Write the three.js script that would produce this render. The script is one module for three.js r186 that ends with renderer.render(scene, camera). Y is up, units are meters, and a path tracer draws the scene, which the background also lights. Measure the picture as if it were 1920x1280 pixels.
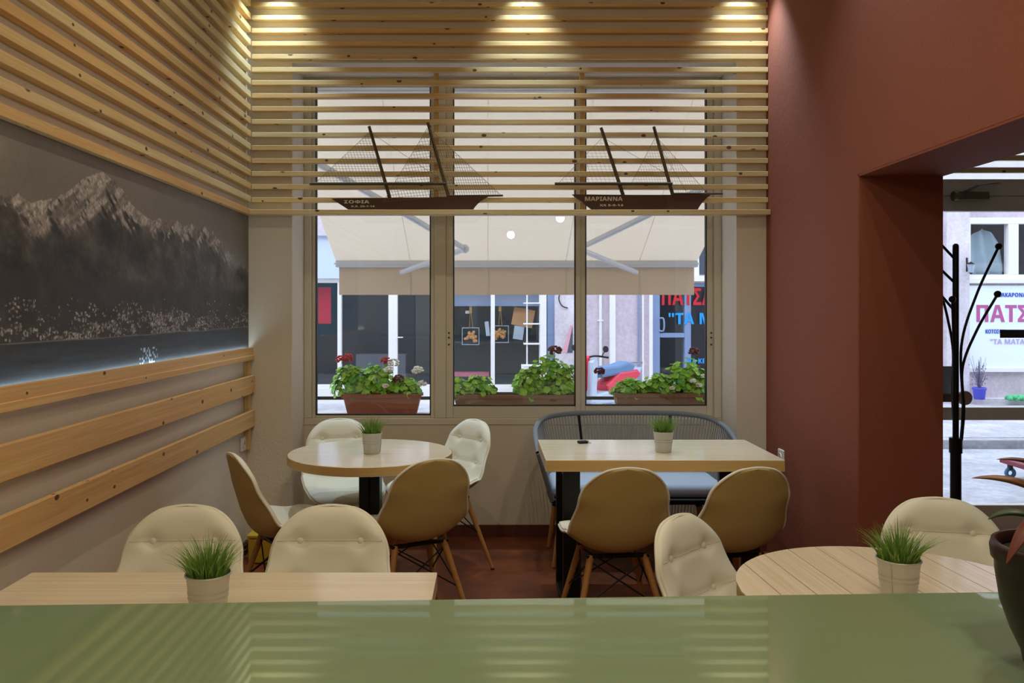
import * as THREE from 'three';
import { RoundedBoxGeometry } from 'three/addons/geometries/RoundedBoxGeometry.js';
import { mergeGeometries, mergeVertices, toCreasedNormals } from 'three/addons/utils/BufferGeometryUtils.js';
import { FontLoader } from 'three/addons/loaders/FontLoader.js';
import { TextGeometry } from 'three/addons/geometries/TextGeometry.js';
import { RectAreaLightUniformsLib } from 'three/addons/lights/RectAreaLightUniformsLib.js';

// ---------------------------------------------------------------- camera, sky, exposure
RectAreaLightUniformsLib.init();
const scene = new THREE.Scene();
const camera = new THREE.PerspectiveCamera(45.14, 1.5, 0.02, 200);
camera.position.set(0, 1.45, 0);
camera.lookAt(0, 1.45, -5);
camera.setViewOffset(1920, 1280, 45, 60, 1920, 1280);      // shifted lens: verticals stay upright
scene.background = new THREE.Color().setRGB(0.80, 0.93, 1.13);   // even overcast sky
scene.backgroundIntensity = 3.6;
const renderer = new THREE.WebGLRenderer({ antialias: true });
renderer.toneMapping = THREE.LinearToneMapping;
renderer.toneMappingExposure = 1.0;
renderer.shadowMap.enabled = true;
const WARM = new THREE.Color().setRGB(1, 0.90, 0.66), COOL = new THREE.Color().setRGB(0.62, 0.84, 1);
const LAMP = { wash: 7.0, room: 2.7, pendant: 0.9, led: 11 };     // candela of the fittings (led: nits)

// ---------------------------------------------------------------- helpers
function rng(seed) { let a = seed >>> 0; return () => { a = (a + 0x6d2b79f5) >>> 0; let t = Math.imul(a ^ (a >>> 15), 1 | a); t = (t + Math.imul(t ^ (t >>> 7), 61 | t)) ^ t; return ((t ^ (t >>> 14)) >>> 0) / 4294967296; }; }
const hash = (x, y) => { let h = Math.imul(x | 0, 374761393) + Math.imul(y | 0, 668265263); h = Math.imul(h ^ (h >>> 13), 1274126177); return ((h ^ (h >>> 16)) >>> 0) / 4294967296; };
const sm = (t) => t * t * (3 - 2 * t);
function noise(x, y, px = 0, py = 0) {
  const xi = Math.floor(x), yi = Math.floor(y), fx = sm(x - xi), fy = sm(y - yi);
  const w = (v, p) => (p ? ((v % p) + p) % p : v);
  const a = hash(w(xi, px), w(yi, py)), b = hash(w(xi + 1, px), w(yi, py)), c = hash(w(xi, px), w(yi + 1, py)), d = hash(w(xi + 1, px), w(yi + 1, py));
  return a + (b - a) * fx + (c - a) * fy + (a - b - c + d) * fx * fy;
}
function fbm(x, y, o = 4, px = 0, py = 0) { let s = 0, a = 0.5, n = 0; for (let i = 0; i < o; i++) { s += a * noise(x, y, px, py); n += a; a /= 2; x *= 2; y *= 2; px *= 2; py *= 2; } return s / n; }
const clamp = (v, a = 0, b = 1) => Math.min(b, Math.max(a, v)), lerp = (a, b, t) => a + (b - a) * t;
const step = (a, b, x) => sm(clamp((x - a) / (b - a)));
function tex(w, h, fn, srgb = true, rx = 1, ry = 1) {
  const d = new Uint8Array(w * h * 4);
  for (let y = 0; y < h; y++) for (let x = 0; x < w; x++) { const c = fn(x / w, y / h), i = (y * w + x) * 4; d[i] = c[0]; d[i + 1] = c[1]; d[i + 2] = c[2]; d[i + 3] = 255; }
  const t = new THREE.DataTexture(d, w, h); t.wrapS = t.wrapT = THREE.RepeatWrapping; t.magFilter = THREE.LinearFilter; t.minFilter = THREE.LinearMipmapLinearFilter; t.generateMipmaps = true;
  if (srgb) t.colorSpace = THREE.SRGBColorSpace; t.repeat.set(rx, ry); t.needsUpdate = true; return t;
}
const mat = (color, roughness = 0.7, o = {}) => new THREE.MeshStandardMaterial({ color, roughness, ...o });
const phys = (color, roughness, o = {}) => new THREE.MeshPhysicalMaterial({ color, roughness, ...o });
const used = {};
const numbered = (n) => { const k = used[n] = (used[n] ?? -1) + 1; return k ? n + '_' + String(k).padStart(3, '0') : n; };
function mesh(name, geo, m, parent = scene) { const o = new THREE.Mesh(Array.isArray(geo) ? join(geo) : geo, m); o.name = parent === scene ? numbered(name) : name; parent.add(o); return o; }
function join(list) { const a = list.map((g) => { g = g.index ? g.toNonIndexed() : g; for (const k of Object.keys(g.attributes)) if (!['position', 'normal', 'uv'].includes(k)) g.deleteAttribute(k); if (!g.attributes.uv) g.setAttribute('uv', new THREE.BufferAttribute(new Float32Array(g.attributes.position.count * 2), 2)); return g; }); return a.length > 1 ? mergeGeometries(a) : a[0]; }
function tag(o, label, category, group) { o.userData.label = label; o.userData.category = category; if (group) o.userData.group = group; return o; }
function thing(name, label, category, [x, y, z] = [0, 0, 0], turn = 0, group) { const g = new THREE.Group(); g.name = numbered(name); g.position.set(x, y, z); g.rotation.y = turn; scene.add(g); return tag(g, label, category, group); }
function struct(name, label) { const g = new THREE.Group(); g.name = name; g.userData = { kind: 'structure', label }; scene.add(g); return g; }
function dup(src, pos, turn, label, group) { const c = src.clone(); c.name = numbered(src.name.replace(/_\d{3}$/, '')); c.position.set(...pos); c.rotation.y = turn; c.userData = { ...src.userData, label, ...(group ? { group } : {}) }; scene.add(c); return c; }
// uv in metres by the dominant side of each face; axis = grain direction
function boxUV(g, axis = 'x', ou = 0, ov = 0) {
  g = g.index ? g.toNonIndexed() : g; const p = g.attributes.position, n = g.attributes.normal, uv = new Float32Array(p.count * 2), A = { x: 0, y: 1, z: 2 }[axis];
  for (let i = 0; i < p.count; i += 3) {
    const v = [0, 0, 0]; for (let k = 0; k < 3; k++) { v[0] += Math.abs(n.getX(i + k)); v[1] += Math.abs(n.getY(i + k)); v[2] += Math.abs(n.getZ(i + k)); }
    const dom = v.indexOf(Math.max(...v)); let ua = A, va = [0, 1, 2].find((q) => q !== A && q !== dom);
    if (dom === A) { ua = (A + 1) % 3; va = (A + 2) % 3; }
    for (let k = 0; k < 3; k++) { uv[(i + k) * 2] = p.getComponent(i + k, ua) + ou; uv[(i + k) * 2 + 1] = p.getComponent(i + k, va) + ov; }
  }
  g.setAttribute('uv', new THREE.BufferAttribute(uv, 2)); return g;
}
const box = (x0, x1, y0, y1, z0, z1, axis = 'x', ou = 0, ov = 0) => boxUV(new THREE.BoxGeometry(x1 - x0, y1 - y0, z1 - z0).translate((x0 + x1) / 2, (y0 + y1) / 2, (z0 + z1) / 2), axis, ou, ov);
const rbox = (x0, x1, y0, y1, z0, z1, r = 0.004, axis = 'x', ou = 0, ov = 0, seg = 1) => boxUV(new RoundedBoxGeometry(x1 - x0, y1 - y0, z1 - z0, seg, r).translate((x0 + x1) / 2, (y0 + y1) / 2, (z0 + z1) / 2), axis, ou, ov);
const V = (x, y, z) => new THREE.Vector3(x, y, z);
function rod(a, b, r0, r1 = r0, n = 10) { const d = b.clone().sub(a), g = new THREE.CylinderGeometry(r1, r0, d.length(), n); g.applyQuaternion(new THREE.Quaternion().setFromUnitVectors(V(0, 1, 0), d.clone().normalize())); return g.translate((a.x + b.x) / 2, (a.y + b.y) / 2, (a.z + b.z) / 2); }
const tube = (pts, r, n = 24, k = 8, closed = false) => new THREE.TubeGeometry(new THREE.CatmullRomCurve3(pts, closed), n, r, k, closed);
const ball = (x, y, z, r, a = 12, b = 8) => new THREE.SphereGeometry(r, a, b).translate(x, y, z);
const lathe = (pts, n = 40) => new THREE.LatheGeometry(pts.map((p) => new THREE.Vector2(...p)), n);
function poly(pts, depth, bevel = 0) { const s = new THREE.Shape(pts.map((p) => new THREE.Vector2(...p))); return new THREE.ExtrudeGeometry(s, { depth, bevelEnabled: bevel > 0, bevelSize: bevel, bevelThickness: bevel, bevelSegments: 2, curveSegments: 10 }); }

// ---------------------------------------------------------------- materials
const r0 = rng(7);
const knots = Array.from({ length: 34 }, () => [r0() * 3.2, r0() * 0.4, 0.005 + r0() * 0.006]);
function pine(seed, knotted, light, dark, red) {
  return tex(2048, 256, (u, v) => {
    let x = u * 3.2, y = v * 0.4, k = 0, warp = 0;
    if (knotted) for (const [kx, ky, kr] of knots) { let dx = Math.abs(x - kx), dy = y - ky; if (dx > 1.6) dx = 3.2 - dx; if (dy > 0.2) dy -= 0.4; if (dy < -0.2) dy += 0.4; const q = (dx * dx * 0.4 + dy * dy) / (kr * kr); if (q < 16) { k = Math.max(k, 1 - step(0.35, 1.1, q)); warp += dy * Math.exp(-q / 5) * 1.2; } }
    const yy = y - warp, board = 0;
    const g = 0.55 * fbm(u * 12 + seed, yy * 240, 3, 12, 96) + 0.45 * fbm(u * 6 + seed, yy * 60 + 3.3, 3, 6, 24), f = fbm(u * 90, yy * 480, 2, 90, 192);
    const t = clamp((g - 0.33) * 2.4) * 0.8 + f * 0.25, c = [0, 1, 2].map((i) => lerp(light[i], dark[i], clamp(t)) + board);
    const rr = step(0.5, 0.75, fbm(u * 4 + seed, v * 14, 2, 4, 14)); for (let i = 0; i < 3; i++) c[i] = lerp(c[i], red[i], rr * 0.45);
    return c.map((q, i) => lerp(q, [78, 46, 24][i], k * 0.9));
  }, true, 1 / 3.2, 1 / 0.4);
}
const pineTex = pine(1, true, [232, 214, 168], [206, 180, 126], [214, 176, 126]);
const boardTex = pine(5, true, [226, 188, 132], [202, 158, 100], [208, 160, 104]);
const oakTex = pine(9, false, [236, 222, 200], [216, 198, 170], [228, 210, 184]);
const plasterBump = tex(512, 512, (u, v) => { const q = 255 * (0.6 * fbm(u * 90, v * 90, 3, 90, 90) + 0.4 * fbm(u * 18, v * 18, 3, 18, 18)); return [q, q, q]; }, false);
const floorTex = tex(1024, 1024, (u, v) => {
  const a = fbm(u * 10, v * 10, 5, 10, 10), s = Math.abs(fbm(u * 16 + a * 2.2, v * 16 - a * 2.2, 4) - 0.5) * 2, t = clamp((a - 0.3) * 1.8), w = step(0.05, 0, s) * 0.4 * step(0.4, 0.62, fbm(u * 7 + 4, v * 7, 3, 7, 7));
  return [lerp(104, 152, t), lerp(52, 86, t), lerp(38, 56, t)].map((q, i) => lerp(q, [186, 124, 92][i], w));
}, true, 1 / 1.6, 1 / 1.6);
const paverTex = tex(512, 512, (u, v) => { const a = fbm(u * 10, v * 10, 5, 10, 10), b = fbm(u * 80, v * 80, 2, 80, 80), q = 168 + 50 * a + 26 * (b - 0.5); return [q, q, q * 1.01]; }, true, 0.4, 0.4);
const stuccoTex = tex(512, 512, (u, v) => { const q = 214 + 40 * (fbm(u * 8, v * 4, 4, 8, 4) - 0.5) + 24 * (fbm(u * 70, v * 70, 2, 70, 70) - 0.5); return [q, q * 0.965, q * 0.99]; }, true, 0.5, 0.5);
const P = { bumpMap: plasterBump, bumpScale: 0.0012 };
const M = {
  plaster: mat('#dcd3c4', 0.88, P), plasterLow: mat('#d6ccba', 0.88, P), red: mat('#8d4c37', 0.8, P), ceiling: mat('#e6e0d2', 0.9),
  floor: mat('#ead8ac', 0.42, { map: floorTex }), skirting: mat('#5a2c22', 0.5),
  slat: [mat('#ffffff', 0.6, { map: pineTex }), mat('#f6ead8', 0.6, { map: pineTex }), mat('#fbe6cf', 0.6, { map: pineTex })], board: mat('#ffffff', 0.5, { map: boardTex }),
  oak: mat('#ffffff', 0.16, { map: oakTex }), oakEdge: mat('#e2c48c', 0.5, { map: oakTex }), leg: mat('#c79a62', 0.5, { map: oakTex }),
  frame: mat('#d6d0c0', 0.42), gasket: mat('#24262a', 0.6), pane: phys('#ffffff', 0.0, { transmission: 1, thickness: 0, ior: 1.5 }), frosted: phys('#ffffff', 1, { transmission: 0.75, thickness: 0 }),
  cream: mat('#e9e5d3', 0.5), thread: mat('#cfc7ac', 0.7), tan: mat('#c0a768', 0.75), blackMetal: mat('#141414', 0.45, { metalness: 0.4 }), rubber: mat('#1c1a18', 0.8),
  zinc: mat('#c4c4bc', 0.42, { metalness: 0.5 }), soil: mat('#241a12', 0.95), rope: mat('#9ba0a4', 0.8), ropeFrame: mat('#767c84', 0.5), cushion: mat('#b4c0d6', 0.85),
  counterGlass: phys('#6f8763', 0.35, { clearcoat: 1, clearcoatRoughness: 0.02 }), counterBody: mat('#cfc6b2', 0.6),
  white: mat('#eceae6', 0.5), hull: mat('#4a2c1c', 0.6), spar: mat('#4b3a24', 0.65), net: mat('#8d7440', 0.8), paintWhite: mat('#d9d2b4', 0.6),
  terracotta: mat('#8a4a34', 0.75), trough: mat('#7c5a44', 0.75), leaf: [0, 1, 2].map((i) => mat(['#68b636', '#4c962c', '#94c944'][i], 0.6)), stem: mat('#5d7a35', 0.7), redPetal: mat('#b3141f', 0.6), darkPetal: mat('#5d0d18', 0.6), whitePetal: mat('#f1ece0', 0.6),
  awning: phys('#e6d5bb', 1, { transmission: 0.3, thickness: 0 }), awningBar: mat('#dfe2e4', 0.4), stucco: mat('#f3ecf0', 0.9, { map: stuccoTex }), stuccoWhite: mat('#ffffff', 0.9, { map: stuccoTex }),
  blueFascia: mat('#c9d7ea', 0.7), blueGrey: mat('#7f93b4', 0.6), shopDark: mat('#6f8c98', 0.9), paving: mat('#f1f0f2', 0.9, { map: paverTex }), road: mat('#e4e6ea', 0.9, { map: paverTex }),
};
M.redInk = mat('#c8202c', 0.5); M.blueInk = mat('#1f9be6', 0.5); M.darkBlueInk = mat('#2450b8', 0.5); M.mauveInk = mat('#b65a92', 0.5); M.paleInk = mat('#b9a7cf', 0.5);
const font = await new FontLoader().loadAsync('fonts/droid/droid_sans_bold.typeface.json');
function letters(parent, text, x, y, z, size, m, width) {          // each letter a part of its board
  let cx = x; const parts = [];
  for (const ch of text) {
    const adv = font.data.glyphs[ch].ha / font.data.resolution * size;
    if (ch !== ' ') { const g = new TextGeometry(ch, { font, size, depth: 0.006, curveSegments: 4, bevelEnabled: false }); parts.push([cx - x, g]); }
    cx += adv;
  }
  const sx = width ? width / (cx - x) : 1;
  for (const [dx, g] of parts) mesh('letter', g.scale(sx, 1, 1).translate(x + dx * sx, y, z), m, parent);
}

// ---------------------------------------------------------------- the room
const XL = -1.445, XR = 1.67, XO = 2.05, H = 3.55, ZW = -5.28, ZF = -4.93, ZO = -5.46, ZB = 2.2, XE = 4.4;
const floor = mesh('floor', box(XL - 0.2, XE + 0.2, -0.12, 0, ZO, ZB + 0.2), M.floor); floor.userData = { kind: 'structure', label: 'mottled reddish brown glazed floor' };
const ceil = mesh('ceiling', box(XL - 0.2, XE + 0.2, H, H + 0.2, ZO, ZB + 0.2), M.ceiling); ceil.userData = { kind: 'structure', label: 'plain pale ceiling above the slats' };
const wl = mesh('wall_left', box(XL - 0.2, XL, 0, H, ZO, ZB + 0.2), M.plaster); wl.userData = { kind: 'structure', label: 'pale plaster wall behind the mural and boards' };
const wb = struct('wall_back', 'pale plaster wall round the wide window');
mesh('column', [box(XL, -1.176, 1.205, H, ZO, ZF), box(XL, -1.176, 0, 1.205, ZO, ZF + 0.015)], M.plaster, wb);
mesh('column', box(1.492, XR, 0, H, ZO, ZF), M.plaster, wb);
mesh('parapet', box(-1.176, 1.492, 0, 0.713, ZO, ZW + 0.03), M.plasterLow, wb);
mesh('lintel', box(-1.176, 1.492, 2.93, H, ZO, ZF), M.plaster, wb);
mesh('outer_wall', box(XL - 0.2, XE + 0.2, H + 0.2, 6.6, ZO, ZO + 0.2), M.stuccoWhite, wb);
const wr = struct('wall_right', 'terracotta red wall with a wide opening to the lobby');
mesh('panel', [box(XR, XO - 0.02, 0, H, ZO, -3.7 - 0.01), box(XR, XO - 0.02, 2.06, H, -3.71, -1.59), box(XR, XO - 0.02, 0, H, -1.59, ZB)], M.red, wr);
mesh('opening_lining', [box(XR + 0.001, XO, 0, 2.05, -3.72, -3.7), box(XR + 0.001, XO, 2.05, 2.062, -3.7, -1.6), box(XR + 0.001, XO, 0, 2.05, -1.6, -1.58)], M.red, wr);
mesh('plaster_side', [box(XO - 0.02, XO, 0, H, ZO, -3.72), box(XO - 0.02, XO, 2.062, H, -3.72, -1.58), box(XO - 0.02, XO, 0, H, -1.58, ZB)], M.plaster, wr);
const wf = mesh('wall_front', box(XL - 0.2, XE + 0.2, 0, H, ZB, ZB + 0.2), M.plaster); wf.userData = { kind: 'structure', label: 'pale plaster wall behind the counter' };
const we = mesh('wall_entrance', box(XE, XE + 0.2, 0, H, ZO, ZB), M.plaster); we.userData = { kind: 'structure', label: 'pale side wall of the entrance lobby' };
const bs = struct('baseboard_back', 'dark red brown tile skirting under the window');
mesh('skirting', box(-1.176, 1.492, 0, 0.075, ZW + 0.03, ZW + 0.042), M.skirting, bs); mesh('skirting', box(XL, -1.176, 0, 0.075, ZF + 0.015, ZF + 0.027), M.skirting, bs); mesh('skirting', box(1.492, XR, 0, 0.075, ZF, ZF + 0.012), M.skirting, bs);
const bl = struct('baseboard_left', 'dark red brown tile skirting along the left wall'); mesh('skirting', box(XL, XL + 0.012, 0, 0.075, ZF + 0.03, ZB), M.skirting, bl);

// window: fixed light and two sliding sashes, each piece a mesh
const win = struct('window_1', 'wide beige aluminium window of three lights');
{
  const f = (x0, x1, y0, y1, z0, z1, n = 'frame') => mesh(n, rbox(x0, x1, y0, y1, z0, z1, 0.004), M.frame, win);
  const T = 2.93;
  f(-1.176, 1.492, 0.713, 0.755, ZW - 0.09, ZW + 0.035); f(-1.176, 1.492, T - 0.045, T, ZW - 0.09, ZW + 0.035);
  f(-1.176, -1.13, 0.755, T - 0.045, ZW - 0.09, ZW + 0.035); f(1.447, 1.492, 0.755, T - 0.045, ZW - 0.09, ZW + 0.035); f(-0.34, -0.268, 0.755, T - 0.045, ZW - 0.09, ZW + 0.035, 'mullion');
  const sash = (x0, x1, y0, y1, z, l, r, b, t) => {
    f(x0, x0 + l, y0, y1, z - 0.02, z + 0.02, 'sash_stile'); f(x1 - r, x1, y0, y1, z - 0.02, z + 0.02, 'sash_stile'); f(x0 + l, x1 - r, y0, y0 + b, z - 0.02, z + 0.02, 'sash_rail'); f(x0 + l, x1 - r, y1 - t, y1, z - 0.02, z + 0.02, 'sash_rail');
    const a = x0 + l, c = x1 - r, d = y0 + b, e = y1 - t;
    mesh('gasket', [box(a, a + 0.006, d, e, z - 0.012, z + 0.022), box(c - 0.006, c, d, e, z - 0.012, z + 0.022), box(a, c, d, d + 0.006, z - 0.012, z + 0.0215)], M.gasket, win);
    mesh('pane', box(a, c, d, e, z - 0.003, z - 0.002), M.pane, win);
  };
  sash(-1.13, -0.34, 0.755, T - 0.045, ZW - 0.01, 0.024, 0.028, 0.018, 0.01);
  sash(-0.268, 0.592, 0.755, T - 0.045, ZW + 0.005, 0.046, 0.032, 0.078, 0.02);
  sash(0.592, 1.447, 0.755, T - 0.045, ZW - 0.015, 0.034, 0.042, 0.078, 0.02);
  for (const x of [-0.25, 1.428]) for (const y of [1.225, 1.27, 1.3]) mesh('latch_screw', new THREE.CylinderGeometry(0.006, 0.006, 0.006, 10).rotateX(Math.PI / 2).translate(x, y, ZW + 0.026), M.gasket, win);
  mesh('outer_sill', rbox(-1.3, 1.6, 0.70, 0.735, ZO - 0.28, ZW - 0.09, 0.006), M.white, win);
}
// entrance front with glass door
const door = struct('door_1', 'beige aluminium entrance door with clear glass and transom');
{
  const f = (n, x0, x1, y0, y1, z0 = ZW - 0.05, z1 = ZW + 0.02) => mesh(n, rbox(x0, x1, y0, y1, z0, z1, 0.004), M.frame, door);
  f('jamb', XO, 2.2, 0, H - 0.25); f('jamb', 2.66, 2.74, 0, H - 0.25); f('jamb', 3.72, 3.8, 0, H - 0.25); f('jamb', 4.28, XE, 0, H - 0.25); f('head', XO, XE, H - 0.25, H);
  f('transom_bar', 2.2, 2.66, 2.08, 2.285); f('transom_bar', 2.74, 3.72, 2.18, 2.285); f('transom_bar', 3.8, 4.28, 2.08, 2.285);
  f('top_rail', 2.745, 3.715, 2.08, 2.178, ZW - 0.04, ZW + 0.012); f('stile', 2.745, 2.83, 0.02, 2.08, ZW - 0.04, ZW + 0.012); f('stile', 3.63, 3.715, 0.02, 2.08, ZW - 0.04, ZW + 0.012);
  f('middle_rail', 2.83, 3.63, 0.74, 0.822, ZW - 0.04, ZW + 0.012); f('bottom_rail', 2.83, 3.63, 0.02, 0.195, ZW - 0.04, ZW + 0.012);
  for (const [x0, x1] of [[2.2, 2.66], [3.8, 4.28]]) { f('bottom_rail', x0, x1, 0, 0.12); mesh('pane', box(x0, x1, 0.12, 2.08, ZW - 0.016, ZW - 0.015), M.pane, door); }
  mesh('pane', box(2.83, 3.63, 0.195, 0.74, ZW - 0.016, ZW - 0.015), M.pane, door); mesh('pane', box(2.83, 3.63, 0.822, 2.08, ZW - 0.016, ZW - 0.015), M.pane, door);
  for (const [x0, x1] of [[2.2, 2.66], [2.74, 3.72], [3.8, 4.28]]) mesh('frosted_pane', box(x0, x1, 2.285, H - 0.25, ZW - 0.016, ZW - 0.015), M.frosted, door);
  const cl = mesh('door_closer', [rbox(2.985, 3.185, 2.145, 2.2, ZW + 0.02, ZW + 0.07, 0.008), new THREE.CylinderGeometry(0.03, 0.03, 0.05, 16).rotateZ(Math.PI / 2).translate(2.99, 2.172, ZW + 0.045)], mat('#6d6c58', 0.4, { metalness: 0.6 }), door);
  mesh('closer_arm', [rod(V(3.03, 2.2, ZW + 0.05), V(3.1, 2.235, ZW + 0.08), 0.011), rod(V(3.1, 2.235, ZW + 0.08), V(3.27, 2.262, ZW + 0.03), 0.006)], mat('#8a877c', 0.4, { metalness: 0.6 }), cl);
  mesh('pull_bar', rbox(2.78, 2.99, 0.86, 0.915, ZW + 0.03, ZW + 0.05, 0.006), mat('#5e4c46', 0.5), door);
  mesh('round_pull', new THREE.CylinderGeometry(0.045, 0.045, 0.02, 28).rotateX(Math.PI / 2).translate(3.035, 0.887, ZW + 0.05), mat('#a38478', 0.5), door);
  const plate = (x0, x1, y0, y1, m) => mesh('door_sticker', rbox(x0, x1, y0, y1, ZW - 0.0145, ZW - 0.0125, 0.0009), m, door);
  plate(3.3, 3.55, 1.267, 1.32, mat('#17150f', 0.5));
  mesh('lock_plate', new THREE.ExtrudeGeometry(roundRect(2.86, 0.905, 0.165, 0.18, 0.03), { depth: 0.006, bevelEnabled: false }).translate(0, 0, ZW - 0.012), mat('#8896a4', 0.5), door);
}
function roundRect(x, y, w, h, r) { const s = new THREE.Shape(); s.moveTo(x + r, y); s.lineTo(x + w - r, y); s.quadraticCurveTo(x + w, y, x + w, y + r); s.lineTo(x + w, y + h - r); s.quadraticCurveTo(x + w, y + h, x + w - r, y + h); s.lineTo(x + r, y + h); s.quadraticCurveTo(x, y + h, x, y + h - r); s.lineTo(x, y + r); s.quadraticCurveTo(x, y, x + r, y); return s; }

// ---------------------------------------------------------------- slats, mural, boards
const SB = 2.0115, PITCH = 0.0775, SH = 0.028, r1 = rng(21);
const NS = Math.floor((H - SB) / PITCH);
const screenT = thing('slat_screen', 'pine slat screen hanging across the upper window', 'slat screen');
const cladT = thing('slat_cladding', 'pine slat cladding above the mountain mural', 'slat cladding');
const lobbyT = thing('slat_screen', 'pine slat screen over the entrance transom', 'slat screen');
for (let i = 0; i < NS; i++) {
  const y = SB + i * PITCH, m = () => M.slat[Math.floor(r1() * 3)];
  mesh('slat', rbox(-1.408, XR - 0.002, y, y + SH, ZF + 0.001, i ? ZF + 0.042 : ZF + 0.085, 0.002, 'x', r1() * 3.2, r1() * 0.4), m(), screenT);
  mesh('slat', rbox(XL + 0.001, XL + 0.035, y, y + 0.036, ZF + 0.045, -1.9, 0.002, 'z', r1() * 3.2, r1() * 0.4), m(), cladT);
  mesh('slat', rbox(XL + 0.001, XL + 0.035, y, y + 0.036, -1.897, 1.2, 0.002, 'z', r1() * 3.2, r1() * 0.4), m(), cladT);
  if (i > 3) mesh('slat', rbox(XO + 0.002, XE - 0.002, y, y + 0.034, ZW + 0.022, ZW + 0.05, 0.002, 'x', r1() * 3.2, r1() * 0.4), m(), lobbyT);
}
for (const x of [-0.31, 0.565]) mesh('batten', rbox(x - 0.015, x + 0.015, SB, 2.885, ZF - 0.025, ZF - 0.0005, 0.002, 'y', r1(), r1()), M.slat[1], screenT);
{
  const ridge = [[1.4, 1.74], [2.0, 1.70], [2.39, 1.776], [2.5, 1.804], [2.59, 1.782], [2.79, 1.845], [2.92, 1.914], [3.06, 1.964], [3.22, 1.92], [3.31, 1.872], [3.5, 1.832], [3.74, 1.85], [4.05, 1.86], [4.29, 1.842], [4.51, 1.79], [4.7, 1.72], [5.0, 1.66]];
  const at = (d) => { for (let i = 1; i < ridge.length; i++) if (d <= ridge[i][0]) return lerp(ridge[i - 1][1], ridge[i][1], (d - ridge[i - 1][0]) / (ridge[i][0] - ridge[i - 1][0])); return 1.66; };
  const D0 = 1.5, D1 = 4.925, Y0 = 1.2, Y1 = 2.0105;
  const mural = tex(2048, 512, (u, v) => {
    const d = lerp(D0, D1, u), h = lerp(Y0, Y1, v), n = fbm(d * 14, h * 14, 5), fine = fbm(d * 90, h * 90, 3);
    const top = at(d) + 0.016 * (fbm(d * 26, 2.2, 4) - 0.5) + 0.05 * step(3.35, 3.7, d) * (fbm(d * 22, 7.7, 3) - 0.5);
    let c;
    const sky = 108 + 16 * fbm(d * 2.5, h * 5, 4) + 10 * fine + 46 * step(0.25, 0, Math.hypot(d - 2.38, (h - 1.95) * 1.3)) * n * step(2.2, 2.5, d);
    c = [sky, sky * 0.955, sky * 0.91];
    if (h < top) {
      const q = top - h, st = fbm(d * 34 + h * 46, h * 16 - d * 12, 4), reach = 0.035 + 0.13 * step(2.7, 2.85, d) * step(3.5, 3.15, d) + 0.05 * step(3.4, 3.6, d) + 0.09 * step(2.85, 2.6, d) * step(2.45, 2.6, d);
      const snow = step(0.42, 0.66, st + 0.34 * (1 - q / reach)) * step(1.25, 0.8, q / reach) * step(1.62, 1.72, h);
      let g = 64 + 46 * (n - 0.5) + 70 * (fbm(d * 5 + h * 6, h * 7 - d * 2, 4) - 0.5) + 26 * (fine - 0.5) + 26 * (st - 0.5) + 26 * step(0.3, 0, q) * (n - 0.2); g = lerp(g, 172 + 130 * (fine - 0.5), snow * (0.45 + 0.5 * step(0.35, 0.6, fbm(d * 16 - h * 22, h * 10, 3))));
      const mist = step(4.1, 4.9, d) * step(1.5, 1.72, h) * step(0.35, 0.7, fbm(d * 5 - h * 3, h * 9, 4)); g = lerp(g, 128, mist * 0.8);
      const hill = step(1.56, 1.5, h - 0.06 * fbm(d * 3, 1, 3)); g = lerp(g, 40 + 34 * n, hill);
      c = [g, g * 0.95, g * 0.92];
    }
    const shore = 1.343 + 0.006 * noise(d * 6, 3);
    if (h >= shore && h < 1.5) {
      const cx = Math.floor(d / 0.0095), cy = Math.floor(h / 0.008 + hash(cx, 5)), dens = 0.85 * step(1.5, 1.37, h - 0.05 * (fbm(d * 4, 9, 3) - 0.4)) * (0.12 + 1.1 * step(0.42, 0.62, fbm(d * 9 + 3, h * 26, 3))) * (1 - 0.55 * step(3.95, 4.3, d));
      if (hash(cx * 3 + 1, cy * 7) < dens && fine > 0.4) { const w = 70 + 120 * hash(cx, cy + 91); c = [w, w * 0.96, w * 0.95]; }
    }
    if (h < shore) { let g = 46 + 22 * fbm(d * 5, h * 60, 3) + 10 * fine; if (Math.abs(d - 3.47) < 0.11 && h < 1.29 && hash(Math.floor(d / 0.012), Math.floor(h / 0.01)) < 0.4 * step(0.11, 0.02, Math.abs(d - 3.47))) g = 190; c = [g * 0.9, g, g * 1.14]; if (Math.abs(h - shore) < 0.004) c = [110, 108, 106]; }
    return c.map((q) => clamp(q, 0, 255));
  }, true);
  mural.wrapS = mural.wrapT = THREE.ClampToEdgeWrapping;
  const g = new THREE.BoxGeometry(0.008, Y1 - Y0, D1 - D0); const p = g.attributes.position, uv = g.attributes.uv;
  for (let i = 0; i < p.count; i++) uv.setXY(i, 0.5 - p.getZ(i) / (D1 - D0), p.getY(i) / (Y1 - Y0) + 0.5);
  const o = mesh('mural', g.translate(XL + 0.0045, (Y0 + Y1) / 2, -(D0 + D1) / 2), mat('#ffffff', 0.55, { map: mural })); tag(o, 'grey photo mural of a snowy mountain above a lakeside town', 'mural');
}
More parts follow.
